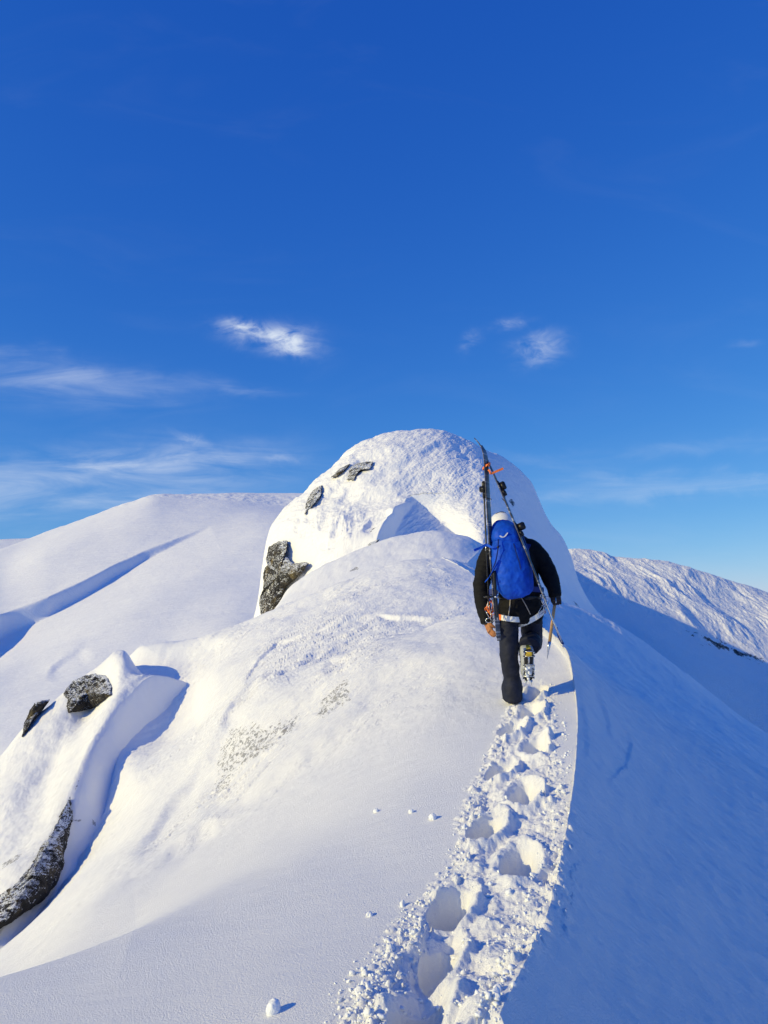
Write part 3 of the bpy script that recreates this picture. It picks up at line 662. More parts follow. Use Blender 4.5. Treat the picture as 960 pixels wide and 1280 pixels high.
def rock(poly, V, thick, material, label, name='rock_outcrop', jag=.25, dmin=0, dmax=1e9, seed=0, inset=0, nr=46, na=170, freq=None):
    poly = np.array(poly, float); c = poly.mean(0); cyc = np.vstack([poly, poly[:1]])
    ln = np.concatenate([[0], np.cumsum(np.hypot(*np.diff(cyc, axis=0).T))]); q = np.linspace(0, ln[-1], na, endpoint=False)
    ex = np.interp(q, ln, cyc[:,0]); ey = np.interp(q, ln, cyc[:,1])
    Dv = np.array([surf_D(V, p[0], p[1], dmin, dmax) for p in cyc[:-1]]); Dc = surf_D(V, c[0], c[1], dmin, dmax); ed = np.interp(q, ln, np.append(Dv, Dv[0]))
    rr = np.sin(np.linspace(0, math.pi/2, nr)); rings = []
    for side in (-1, 1):
        for r in (rr if side < 0 else rr[::-1][1:]):
            px = c[0] + (ex-c[0])*r; py = c[1] + (ey-c[1])*r; D = Dc + (ed-Dc)*r + side*thick*math.sqrt(max(0, 1-r*r)) + inset
            u, v = uvof(px, py); rings.append(np.stack([u*D, D, v*D], -1))
    A = np.array(rings); org = A.reshape(-1, 3).mean(0); size = thick if freq is None else freq
    f = 1.3/size
    B = A + seed*7.7
    warp = .35*size
    for ax, (i, j, k) in enumerate(((0,1,2),(1,2,0),(2,0,1))):
        n = fbm3(B[...,i]*f+ax*5, B[...,j]*f, B[...,k]*f*1.4, 5, .6, ridged=True)
        # blocky facets
        blk = np.round(fbm3(B[...,i]*f*.8+9+ax, B[...,j]*f*.8, B[...,k]*f*.8, 2)*5)/5
        A[..., ax] += jag*size*(n*.5 + blk*.8)*(1.0 if ax == 1 else .35)
    bm = bmesh.new(); grid = [[bm.verts.new(p) for p in ring] for ring in A]
    for i in range(len(grid)-1):
        for k in range(na):
            bm.faces.new((grid[i][k], grid[i][(k+1) % na], grid[i+1][(k+1) % na], grid[i+1][k]))
    bmesh.ops.remove_doubles(bm, verts=bm.verts, dist=1e-4*size)
    o = finish(bm, name, material, None, tuple(org), smooth=False); return tag(o, label, 'rock')
R_near = rock_mat('dark_rock', 4.0, 1.58, 1.63, 8); R_cliff = rock_mat('grey_rock', 1.0, 1.30, 1.38, 2.0)
rock([(78,868),(90,852),(100,848),(113,842),(132,845),(138,860),(139,868),(127,877),(113,887),(97,891),(84,892),(80,882)], SPUR, .55, R_near, 'dark rounded boulder poking out of the snow near the top of the left spur', jag=.36, dmin=15, dmax=24.5, seed=1, inset=.2, nr=60, na=240, freq=.4)
rock([(62,874),(57,882),(50,890),(40,902),(33,913),(26,922),(30,902),(36,888),(42,880),(50,877)], SPUR, .4, R_near, 'small tapering rock on the skyline of the left spur, left of the rounded boulder', jag=.3, dmin=15, dmax=24, seed=2, inset=.1)
rock([(84,1000),(88,1025),(81,1056),(74,1087),(70,1104),(52,1128),(21,1148),(-5,1165),(-30,1180),(-30,1140),(0,1128),(21,1104),(41,1076),(52,1056),(65,1042),(74,1021)], SPUR, .55, R_near, 'long dark rock band running down the gully at the lower left edge', jag=.42, dmin=9, dmax=17.5, seed=3, nr=70, na=320, inset=-.05, freq=.45)
rock([(358,677),(345,684),(341,696),(357,697),(366,707),(376,704),(385,705),(376,716),(366,725),(356,735),(353,748),(348,762),(338,790),(326,790),(323,749),(328,738),(328,717),(333,707),(331,698),(335,684),(348,677)], PEAK, 1.9, R_cliff, 'tall brown and grey cliff at the left foot of the summit dome', name='rock_cliff', jag=.42, dmin=65, dmax=97, seed=4, nr=70, na=300, inset=-.9, freq=1.6)
rock([(380,643),(383,625),(391,613),(401,606),(401,619),(391,632)], PEAK, .7, R_cliff, 'narrow rock strip high on the left shoulder of the summit dome', jag=.45, dmin=70, dmax=102, seed=5, inset=0, freq=1.0)
rock([(413,597),(424,586),(437,580),(430,589),(420,596)], PEAK, .5, R_cliff, 'thin rock ledge under the left skyline of the summit dome', jag=.45, dmin=80, dmax=103, seed=6, inset=0, freq=.8)
rock([(433,600),(438,584),(448,578),(466,577),(462,586),(450,588),(441,600)], PEAK, .6, R_cliff, 'highest rock patch near the top of the summit dome', jag=.45, dmin=80, dmax=103, seed=7, inset=0, freq=.9)
rock([(455,688),(462,679),(474,674),(470,681),(460,688)], PEAK, .7, R_cliff, 'small rock just above the third snow hump, below the summit dome', jag=.3, dmin=62, dmax=90, seed=8, inset=-.4)

# ---- snow lumps beside the track ------------------------------------------
M_lump = mat('snow_clod', (.93,.95,.95), .6, 0, .03, 60, .006)
def near_pt(px, py, D0=0, D1=12):
    X_, Y_ = project(NEAR); e = (X_-px)**2 + (Y_-py)**2; e = np.where((NEAR[...,1] < max(D0, .5)) | (NEAR[...,1] > D1), 1e12, e)
    k = np.unravel_index(np.argmin(e), e.shape); return Vector(NEAR[k])
def lump(px, py, r, label, seed, sq=(1,1,.9)):
    c = near_pt(px, py, 0, 9) + Vector((0, 0, r*.45)); bm = bmesh.new(); ball(bm, c, (r*sq[0], r*sq[1], r*sq[2]), 4)
    A = np.array([v.co[:] for v in bm.verts]); n = fbm3(A[:,0]*.9/r+seed, A[:,1]*.9/r, A[:,2]*.9/r, 4, .6)
    for v, k in zip(bm.verts, n): v.co = c + (v.co-c)*(1+.45*k)
    tag(finish(bm, 'snow_lump', M_lump, None, tuple(c - Vector((0,0,r*.45)))), label, 'snow lump', 'loose snow lumps beside the boot track')
lump(341, 1266, .032, 'largest loose snow lump, alone on the smooth snow at the bottom edge', 1, (.8,.8,1.15))
lump(541, 1024, .026, 'rounded snow lump at the left edge of the boot track', 2)
lump(514, 1016, .017, 'small snow lump with a smaller crumb beside it, left of the boot track', 3)
lump(470, 1015, .019, 'single snow lump lying farthest left of the boot track on smooth snow', 4)
lump(462, 1145, .016, 'small snow lump on smooth snow beside the widest stretch of the track', 5)
def crumbs():
    V_ = []; Fc = []; base = bmesh.new(); bmesh.ops.create_icosphere(base, subdivisions=2, radius=1)
    bv = np.array([v.co[:] for v in base.verts]); bf = np.array([[v.index for v in f.verts] for f in base.faces]); base.free()
    k_ = (NEAR[...,1] > 2) & (NEAR[...,1] < 8.6); W_ = NEAR[k_]; wx, wy = project(W_)
    m = (wx > 400) & (wx < 740) & (wy > 855) & (wy < 1290); W_, wx, wy = W_[m], wx[m], wy[m]
    tc = np.interp(wy, [860,890,940,990,1040,1080,1130,1180,1240,1300], [664,660,656,645,634,628,604,588,560,556])
    tl = np.interp(wy, [855,880,940,990,1040,1080,1130,1180,1240,1300], [14,22,38,52,56,58,76,92,108,120]); tr = np.interp(wy, [855,880,940,990,1040,1080,1130,1180,1240,1300], [30,40,50,55,66,70,66,60,60,50])
    e = np.where(wx < tc, (tc-wx)/tl, (wx-tc)/tr); p = np.exp(-((e-.95)/.22)**2) + .12*(e < .9)
    crest = np.interp(wy, [850,900,960,1080,1120,1290], [712,718,716,710,692,622]); p = p*(wx < crest)
    p = p*W_[:,1]**-1.0; p /= p.sum(); ids = rng.choice(len(W_), 1500, p=p)
    ids2 = []
    # powder kicked up behind the climber
    for i in range(len(ids)):
        c = W_[ids[i]]; r = min(.018, .0045*math.exp(rng.normal(0, .55)));
        R = np.array(Matrix.Rotation(rng.random()*6.3, 3, 'Z') @ Matrix.Rotation(rng.random()*3, 3, 'X'))
        s_ = r*np.array([1, .6+.6*rng.random(), .5+.5*rng.random()]); vv = bv*s_*(1+.25*rng.normal(size=(len(bv),1)))
        V_.append(vv@R.T + c + [0,0,r*.35]); Fc.append(bf + len(bv)*i)
    A = np.concatenate(V_); Fq = np.concatenate(Fc); me = bpy.data.meshes.new('snow_crumbs'); me.from_pydata(A.tolist(), [], Fq.tolist()); me.update()
    for p_ in me.polygons: p_.use_smooth = True
    tag(link('snow_crumbs', me, M_lump), 'fine snow crumbs kicked out along both sides of the boot track', 'snow crumbs', None, 'stuff')
crumbs()

# ================================================================== the climber
M_skin = mat('skin', (.55,.36,.27), .55); M_jacket = mat('black_shell', (.007,.007,.0085), .75, 0, .3, 25, .002, .18)
M_trouser = mat('navy_trousers', (.013,.016,.032), .7, 0, .35, 12, .004, .25); M_white = mat('white_plastic', (.82,.82,.80), .3, 0, .03)
M_blackp = mat('black_plastic', (.012,.012,.013), .35); M_leather = mat('tan_leather', (.42,.17,.06), .6, 0, .25, 60, .001)
M_dark = mat('dark_leather', (.05,.03,.02), .6); M_blue = mat('blue_nylon', (.004,.075,.56), .6, 0, .2, 18, .003, .22)
M_bluedk = mat('dark_blue_nylon', (.006,.022,.16), .55); M_steel = mat('steel', (.62,.64,.67), .25, 1, .1); M_orange = mat('orange_webbing', (.85,.20,.04), .6)
M_grey = mat('grey_shell', (.42,.45,.50), .4, 0, .2, 30); M_yellow = mat('yellow_plate', (.75,.50,.04), .45); M_wood = mat('tan_shaft', (.50,.30,.13), .5, 0, .2, 25)
M_hair = mat('brown_hair', (.05,.03,.02), .7); M_sole = mat('black_rubber', (.02,.02,.02), .8); M_cord = mat('pale_cord', (.45,.40,.33), .8)
def ski_mat():
    m, nt, N, Lk, b = newmat('ski_topsheet'); tc = N.new('ShaderNodeTexCoord'); sx = N.new('ShaderNodeSeparateXYZ'); Lk.new(tc.outputs['Object'], sx.inputs[0])
    w = N.new('ShaderNodeTexNoise'); w.noise_dimensions = '1D'; w.inputs['Scale'].default_value = 9; w.inputs['Detail'].default_value = 2; Lk.new(sx.outputs[2], w.inputs['W'])
    r = N.new('ShaderNodeValToRGB'); r.color_ramp.interpolation = 'CONSTANT'; e = r.color_ramp.elements
    e[0].position = 0; e[0].color = (.05,.05,.06,1); e[1].position = .47; e[1].color = (.09,.095,.12,1)
    x = e.new(.58); x.color = (.38,.38,.40,1); x = e.new(.63); x.color = (.09,.09,.11,1)
    Lk.new(w.outputs['Fac'], r.inputs[0]); Lk.new(r.outputs[0], b.inputs['Base Color']); b.inputs['Roughness'].default_value = .35; return m
M_ski = ski_mat()
DC = 7.62
foot = P(640, 876, DC)
man = empty('person', foot, 'mountaineer in black jacket and white helmet, walking away up the snow ridge', 'person')
ORG = foot
def path(bm, L, n=5, seg=20, side=Vector((1,0,0)), power=2.0):
    p, r = smooth_path([P(*q[:3]) for q in L], [q[3] for q in L], n); tube(bm, p, r, seg, side, power)
# body: continuous, under the clothes
bm = bmesh.new()
path(bm, [(651,772,7.62,(.15,.11)),(650,750,7.6,(.155,.11)),(646,722,7.62,(.145,.10)),(643,700,7.64,(.17,.11)),(641,686,7.68,(.175,.09)),(637,676,7.72,(.07,.07)),(631,664,7.77,(.058,.062)),(628,656,7.80,(.055,.06))])
ball(bm, P(627,655,7.80), (.075,.095,.115), 3, Matrix.Rotation(math.radians(-14), 4, 'X'))
hc = P(627,655,7.80)
ball(bm, hc+Vector((0,.098,-.02)), (.014,.026,.026), 2); ball(bm, hc+Vector((0,.075,-.085)), (.035,.03,.025), 2)
for sx_ in (-1,1): ball(bm, hc+Vector((sx_*.078,.0,-.02)), (.012,.02,.032), 2)
path(bm, [(616,688,7.68,.055),(605,708,7.67,.046),(600,732,7.62,.038),(604,757,7.58,.034),(608,776,7.54,.026),(611,786,7.52,.03)])
path(bm, [(668,688,7.64,.055),(681,706,7.62,.046),(690,725,7.58,.038),(694,743,7.5,.028),(695,750,7.48,.03)])
path(bm, [(638,768,7.6,.085),(637,790,7.59,.075),(637,818,7.57,.058),(640,845,7.6,.052),(640,866,7.62,.04)])
path(bm, [(661,768,7.62,.085),(663,788,7.74,.075),(664,804,7.90,.058),(662,805,7.72,.052),(659,809,7.56,.04)])
me = remesh(bm, .011, 2, parent_org=ORG); link('body', me, M_skin, man)
bm = bmesh.new(); ball(bm, hc+Vector((0,-.018,.012)), (.084,.095,.112), 3); finish(bm, 'hair', M_hair, man)
# trousers
bm = bmesh.new()
path(bm, [(651,778,7.62,(.165,.13)),(650,755,7.61,(.18,.135)),(649,742,7.6,(.165,.12))])
path(bm, [(636.5,768,7.6,.102),(635.3,788,7.59,(.088,.095)),(636.5,818,7.57,(.080,.088)),(639.5,845,7.6,(.074,.085)),(640,860,7.62,(.088,.115)),(640,873,7.64,(.084,.135))])
path(bm, [(663,768,7.62,.106),(664.5,786,7.74,(.094,.10)),(665.5,803,7.90,(.092,.095)),(664.5,802,7.74,(.088,.085)),(663,803,7.60,(.092,.09)),(661.5,808,7.50,(.098,.085))])
me = remesh(bm, .009, 2, .015, (6,6,9), ORG); link('trousers', me, M_trouser, man)
# jacket
bm = bmesh.new()
path(bm, [(650.5,776,7.62,(.20,.155)),(651,762,7.61,(.212,.165)),(650,742,7.6,(.195,.15)),(647,722,7.62,(.195,.14)),(644,704,7.64,(.215,.145)),(642,690,7.67,(.225,.125)),(640,680,7.70,(.165,.105)),(636,672,7.73,(.095,.09)),(632,664,7.77,(.085,.085))], 5, 26)
path(bm, [(636,686,7.68,.05),(626,685,7.68,(.078,.075)),(617,688,7.68,.083),(608,703,7.67,(.083,.088)),(603.5,722,7.64,(.078,.08)),(601.5,735,7.62,(.074,.075)),(603.5,755,7.58,(.066,.068)),(607,770,7.55,(.058,.058)),(608.5,779,7.53,(.055,.055))])
path(bm, [(646,685,7.66,.05),(657,683.5,7.65,(.08,.075)),(666,688,7.64,.086),(676,700,7.63,(.085,.088)),(685,716,7.59,(.076,.078)),(690,729,7.55,(.068,.07)),(693.5,741,7.5,(.056,.058)),(694.5,746,7.49,(.052,.054))])
me = remesh(bm, .009, 3, .013, (7,7,11), ORG); link('jacket', me, M_jacket, man)
# helmet
bm = bmesh.new(); hel = P(627,656.5,7.80)
Mh = Matrix.Translation(hel) @ Matrix.Rotation(math.radians(-12), 4, 'X') @ Matrix.Rotation(math.radians(-8), 4, 'Y')
bmesh.ops.create_uvsphere(bm, u_segments=40, v_segments=26, radius=1, matrix=Mh @ Matrix.Diagonal((.122,.145,.132,1)))
bmesh.ops.bisect_plane(bm, geom=list(bm.verts)+list(bm.edges)+list(bm.faces), plane_co=Mh @ Vector((0,0,-.035)), plane_no=Mh.to_3x3() @ Vector((0,0,1)), clear_inner=True)
helm = finish(bm, 'helmet', M_white, man); so_ = helm.modifiers.new('thickness', 'SOLIDIFY'); so_.thickness = .012
bm = bmesh.new(); pts = [Mh @ Vector((.126*math.cos(a), .149*math.sin(a), -.036)) for a in np.linspace(0, 2*math.pi, 41)]; tube(bm, pts, .009, 8, cap=False); finish(bm, 'rim', M_blackp, helm)
for yy_ in (-.07, -.01, .05):
    bm = bmesh.new(); pts = [Mh @ (Vector((x_, yy_, 0)) + Vector((0,0,.133*math.sqrt(max(0,1-(x_/.122)**2-(yy_/.14)**2))))) for x_ in np.linspace(-.05,.05,7)]; tube(bm, pts, (.010,.003), 8, Vector((0,1,0))); finish(bm, 'vent', M_blackp, helm)
# gloves: palm, four fingers, thumb
def glove(wr, kn, side_v, curl, name_mat, tipmat, spread=.021, flen=.075, grip=False):
    """wr wrist, kn middle knuckle; side_v from little finger to index; curl direction"""
    bm = bmesh.new(); wr, kn = Vector(wr), Vector(kn); d = (kn-wr).normalized(); side_v = (side_v - d*side_v.dot(d)).normalized(); n = curl.normalized()
    tube(bm, [wr-d*.05, wr-d*.02, wr+d*.01, wr.lerp(kn,.5), kn+d*.004], [(.046,.040),(.044,.036),(.036,.028),(.045,.026),(.044,.023)], 18, side_v, 2.6)
    for i, (o_, l) in enumerate(((-1.5,.80),(-.5,.95),(.5,1.0),(1.5,.92))):
        b0 = kn + side_v*(o_*spread) - d*.012; L1 = flen*l; a1, a2, a3 = (70,150,215) if grip else (22,50,78); p = [b0, b0+d*.014]; 
        for a, k in ((a1,.42),(a2,.32),(a3,.26)):
            a = math.radians(a+ (4*i if not grip else 0)); p.append(p[-1] + (d*math.cos(a)+n*math.sin(a))*L1*k)
        tube(bm, p, [.0115,.0115,.011,.010,.0075], 10, side_v)
    t0 = wr.lerp(kn, .35) + side_v*.034; tv = (d*.55 + side_v*.55 + n*.6).normalized()
    tube(bm, [t0-tv*.012, t0+tv*.018, t0+tv*.018+(d*.8+n*.7).normalized()*.028, t0+tv*.018+(d*.8+n*.9-side_v*.3).normalized()*.050], [.017,.0145,.012,.009], 12, side_v)
    return remesh(bm, .0042, 1, parent_org=ORG)
gl = link('glove', glove(P(609,779,7.53), P(613,789,7.49), Vector((.25,-.9,.1)), Vector((.9,.25,0)), 0, 0), M_leather, man); gl['label'] = 'orange tan leather glove'
axg = P(694, 750, 7.47)
gr_ = link('glove', glove(P(694.5,744,7.49), P(696,751.5,7.45), Vector((-.95,.1,.1)), Vector((-.1,-.5,-.9)), 0, 0, grip=True), M_dark, man); gr_['label'] = 'dark brown leather glove'
for o_, q in ((gl, (609,778.5,7.53)), (gr_, (694.3,745.5,7.49))):
    bm = bmesh.new(); c = P(*q); d = Vector((.1,-.05,-1)); tube(bm, [c-d*.012, c+d*.014], [(.050,.045)]*2, 18); finish(bm, 'cuff', M_blackp, o_)
# harness with white leg loops
bm = bmesh.new(); pts = [P(650,746,7.6)+Vector((.205*math.cos(a), .16*math.sin(a), .01*math.sin(a))) for a in np.linspace(0, 2*math.pi, 49)]; tube(bm, pts, (.006,.020), 8, Vector((1,0,0)), cap=False)
har = finish(bm, 'harness_belt', M_blackp, man)
def strap_band(pts, w, th, name, material, parent, up=Vector((0,0,1))):
    bm = bmesh.new(); pts = [Vector(p) for p in pts]; n = len(pts); R_ = []
    for i, p in enumerate(pts):
        t = (pts[min(i+1,n-1)]-pts[max(i-1,0)]).normalized(); b = (up - t*up.dot(t)).normalized(); nn = t.cross(b)
        R_.append([bm.verts.new(p + b*(w/2*a) + nn*(th/2*c)) for a, c in ((-1,-1),(1,-1),(1,1),(-1,1))])
    for i in range(n-1):
        for k in range(4): bm.faces.new((R_[i][k], R_[i][(k+1)%4], R_[i+1][(k+1)%4], R_[i+1][k]))
    bm.faces.new(R_[0][::-1]); bm.faces.new(R_[-1]); return finish(bm, name, material, parent, smooth=False)
def loop_pts(c, rx, ry, tilt, a0, a1, n=26): return [c + Vector((rx*math.cos(a), ry*math.sin(a), tilt*math.cos(a)+ .012*math.sin(a))) for a in np.linspace(a0, a1, n)]
lc = P(637.5,772,7.60); rc = P(663.5,771,7.63)
l1 = strap_band(loop_pts(lc, .118, .165, -.012, -math.pi*.93, -.04), .050, .010, 'leg_loop', M_white, har)
l2 = strap_band(loop_pts(rc, .130, .175, .075, -math.pi*.97, -.04), .046, .010, 'leg_loop', M_white, har)
for c_, rx, ry, tl_, a0, a1, par in ((lc,.120,.169,-.012,-math.pi*.93,-math.pi*.80,l1),(rc,.132,.179,.075,-.55,-.25,l2)):
    strap_band(loop_pts(c_, rx, ry, tl_, a0, a1, 8), .052, .009, 'orange_trim', M_orange, har)
for a_, b_ in (((638,746,7.425),(635.5,770,7.425)),((650,744,7.425),(663,768,7.435))):
    bm = bmesh.new(); tube(bm, [P(*a_), P((a_[0]+b_[0])/2+.5, (a_[1]+b_[1])/2, 7.435), P(*b_)], .0042, 6); finish(bm, 'elastic_strap', M_cord, har)
# boots
def boot(M, dust):
    if dust: M = M @ Matrix.Diagonal((1.22, 1, 1, 1))
    bm = bmesh.new(); k_ = 1.0; secs = [(-.095,.036*k_,.0,.10),(-.075,.048*k_,.0,.22),(-.03,.054*k_,.0,.24),(.02,.052*k_,.0,.20),(.06,.050*k_,.0,.12),(.11,.055*k_,.0,.085),(.16,.052*k_,.0,.07),(.195,.040*k_,.0,.055),(.21,.018*k_,.0,.035)]
    pts = []; 
    rings = []
    for y, w, z0, z1 in secs:
        ring = []
        for k in range(18):
            th = 2*math.pi*k/18; c, s_ = math.cos(th), math.sin(th); c = math.copysign(abs(c)**.7, c); s_ = math.copysign(abs(s_)**.7, s_)
            ring.append(bm.verts.new(M @ Vector((w*c, y, (z0+z1)/2 + (z1-z0)/2*s_))))
        rings.append(ring)
    for i in range(len(rings)-1):
        for k in range(18): bm.faces.new((rings[i][k], rings[i][(k+1)%18], rings[i+1][(k+1)%18], rings[i+1][k]))
    bm.faces.new(rings[0][::-1]); bm.faces.new(rings[-1]); b = finish(bm, 'boot', M_grey, man)
    bm = bmesh.new(); tube(bm, [M @ Vector((0,y,-.009)) for y in (-.10,-.085,-.03,.03,.09,.15,.20,.215)], [(.025,.011),(.044,.013),(.045,.013),(.040,.013),(.047,.013),(.049,.013),(.038,.012),(.018,.010)], 16, M.to_3x3() @ Vector((1,0,0)), 3); finish(bm, 'sole', M_sole, b)
    for y_, z_ in ((-.02,.19),(-.0,.14),(.05,.09)):
        bm = bmesh.new(); tube(bm, [M @ Vector((x_, y_+.02, z_+.012*(1-abs(x_)/.05))) for x_ in (-.054,-.03,0,.03,.054)], (.008,.006), 8, M.to_3x3() @ Vector((0,1,0))); finish(bm, 'buckle', M_steel, b)
    bm = bmesh.new()
    for sx_ in (-1,1):
        tube(bm, [M @ Vector((sx_*.034,y,-.026)) for y in (-.095,-.04)], (.006,.004), 6); tube(bm, [M @ Vector((sx_*(.032 if y < .1 else .040),y,-.026)) for y in (.04,.10,.16,.19)], (.006,.004), 6)
        for y in (-.09,-.045,.05,.09,.135,.175): 
            r = bmesh.ops.create_cone(bm, cap_ends=True, segments=5, radius1=.008, radius2=.001, depth=.036, matrix=M @ Matrix.Translation((sx_*.038,y,-.043)) @ Matrix.Rotation(math.pi, 4, 'X'))
        bmesh.ops.create_cone(bm, cap_ends=True, segments=5, radius1=.009, radius2=.001, depth=.045, matrix=M @ Matrix.Translation((sx_*.022,.225,-.03)) @ Matrix.Rotation(math.radians(-110), 4, 'X'))
    for y in (-.09,-.042,.045,.10,.165): tube(bm, [M @ Vector((-.036,y,-.026)), M @ Vector((.036,y,-.026))], (.006,.004), 6, M.to_3x3() @ Vector((0,1,0)))
    tube(bm, [M @ Vector((0,-.04,-.026)), M @ Vector((0,.04,-.026))], (.010,.003), 6)
    c = finish(bm, 'crampon', M_steel, b)
    for y0, y1, w in ((-.088,-.045,.030),(.05,.15,.036)):
        bm = bmesh.new(); tube(bm, [M @ Vector((0,y,-.030)) for y in (y0, (y0+y1)/2, y1)], [(w*.8,.006),(w,.008),(w*.8,.006)], 14, M.to_3x3() @ Vector((1,0,0)), 3); finish(bm, 'antiball_plate', M_yellow if y0 < 0 else M_grey, b)
    bm = bmesh.new(); tube(bm, [M @ Vector((0,-.112,z)) for z in (-.01,.02,.06)], [(.024,.006),(.020,.007),(.014,.006)], 12, M.to_3x3() @ Vector((1,0,0)), 3); finish(bm, 'heel_lever', M_yellow, b)
    return b
Ml = Matrix.Translation(P(640, 876, 7.62)+Vector((0,.035,.02))) @ Matrix.Rotation(.1, 4, 'Z'); boot(Ml, 0)
yv = Vector((.04,.38,-.92)).normalized(); zv = Vector((0,.92,.38)); xv = yv.cross(zv).normalized(); zv = xv.cross(yv).normalized()
Mr = Matrix((( xv.x,yv.x,zv.x,0),(xv.y,yv.y,zv.y,0),(xv.z,yv.z,zv.z,0),(0,0,0,1))); Mr.translation = P(660.5, 824, 7.44); boot(Mr, 1)
# snow stuck under the raised boot
bm = bmesh.new()
for i in range(14):
    p = Mr @ Vector((random.uniform(-.03,.03), random.uniform(.06,.22), -.03+random.uniform(-.012,.01))); ball(bm, p, (random.uniform(.008,.02),)*3, 2)
tag(finish(bm, 'packed_snow', M_lump, None, tuple(P(661,845,7.4))), 'snow packed under the raised right boot', 'snow', None, 'stuff')

# ---- backpack --------------------------------------------------------------
pk = empty('backpack', P(640,744,7.38), 'bright blue climbing backpack worn on the back of the mountaineer', 'backpack')
def lofted_pack(rows, seg=48, wr=.018, wf=(7,7,4.5), power=2.6, voxel=.008, seed=0):
    bm = bmesh.new(); P_ = []; R_ = []
    for py, l, r, D, t in rows:
        a = P(l, py, D); b = P(r, py, D); P_.append((a+b)/2); R_.append(((b-a).length/2, t))
    p, r = smooth_path(P_, R_, 6); tube(bm, p, r, seg, Vector((1,0,0)), power)
    return remesh(bm, voxel, 4, wr, wf, wpos(pk))
me = lofted_pack([(745,636,652,7.36,.05),(741,627,660,7.35,.11),(732,620,666,7.34,.14),(718,616.5,665,7.34,.15),(702,614.5,660,7.35,.155),(690,614,655,7.37,.15),(680,614,650,7.40,.14),(672,615,647,7.43,.12)])
link('pack_body', me, M_blue, pk)
me = lofted_pack([(684,615,646,7.36,.125),(681,613,649,7.37,.15),(674,612.5,650,7.40,.155),(667,614,647,7.43,.14),(660,616,644,7.46,.11),(655.5,621,639,7.48,.06)], wr=.015)
lid = link('lid', me, M_blue, pk)
bm = bmesh.new(); tube(bm, [P(*q) for q in ((649,668,7.42),(656,690,7.36),(661,712,7.34),(658,736,7.38))], [(.03,.07),(.035,.09),(.035,.09),(.02,.06)], 14, Vector((1,0,0))); finish(bm, 'side_shade', M_bluedk, pk)  # dark strip standing in for shade on the pack's right side
# small white bird-like emblem on the lid
def flat_shape(px_pts, D, name, material, parent, th=.002):
    bm = bmesh.new(); f_ = [bm.verts.new(P(x, y, D)) for x, y in px_pts]; f0 = bm.faces.new(f_)
    r = bmesh.ops.extrude_face_region(bm, geom=[f0]); bmesh.ops.translate(bm, verts=[v for v in r['geom'] if isinstance(v, bmesh.types.BMVert)], vec=(0, th, 0))
    return finish(bm, name, material, parent, smooth=False)
flat_shape([(624.2,669.8),(626,669.4),(627.5,670.6),(629,671.0),(631,669.6),(633.5,666.4),(635.0,665.4),(634.6,667.2),(632.6,670.0),(630.4,671.6),(627.6,672.0),(625.6,671.2)], 7.222, 'emblem', M_white, lid, .03)
def ribbon(pts, w, name, material, parent, th=.003, up=Vector((0,0,1))):
    P_ = np.array([list(P(*q)) for q in pts]); k = np.arange(len(P_)); q = np.linspace(0, len(P_)-1, (len(P_)-1)*6+1)
    return strap_band([Vector(a) for a in pchip(k, P_, q)], w, th, name, material, parent, up)
ribbon([(623,681,7.22),(615,684,7.24),(608,681,7.30),(601,684.5,7.30),(592.5,688,7.28)], .022, 'compression_strap', M_blue, pk, .004)
ribbon([(624,700,7.20),(617,712,7.22),(611,722,7.26),(606.5,727,7.30)], .03, 'side_strap', M_blue, pk, .004, Vector((.6,0,.8)))
ribbon([(623,674,7.22),(622.5,686,7.19),(620,700,7.19),(616,712,7.22)], .012, 'side_strap', M_bluedk, pk, .003, Vector((1,0,0)))
ribbon([(641,676,7.24),(645,690,7.19),(650,706,7.18),(652,722,7.19)], .010, 'side_strap', M_bluedk, pk, .003, Vector((1,0,0)))
for (px_, py_) in ((622.5,684),(614,722)):
    bm = bmesh.new(); box(bm, Matrix.Translation(P(px_,py_,7.19)), .018,.008,.022,.003); finish(bm, 'buckle', M_blackp, pk)
for s0, pts in ((0, [(619,688,7.50),(617,682,7.58),(619,680,7.70),(622,690,7.84),(620,712,7.84)]), (1, [(656,688,7.50),(660,680,7.58),(661,678,7.70),(662,690,7.82),(658,712,7.82)])):
    ribbon(pts, .06, 'shoulder_strap', M_bluedk, pk, .012, Vector((1,0,0)))
ribbon([(622,739,7.42),(611,740,7.50),(618,742,7.72)], .05, 'hip_belt', M_bluedk, pk, .012); ribbon([(662,736,7.42),(679,738,7.50),(674,741,7.72)], .05, 'hip_belt', M_bluedk, pk, .012)

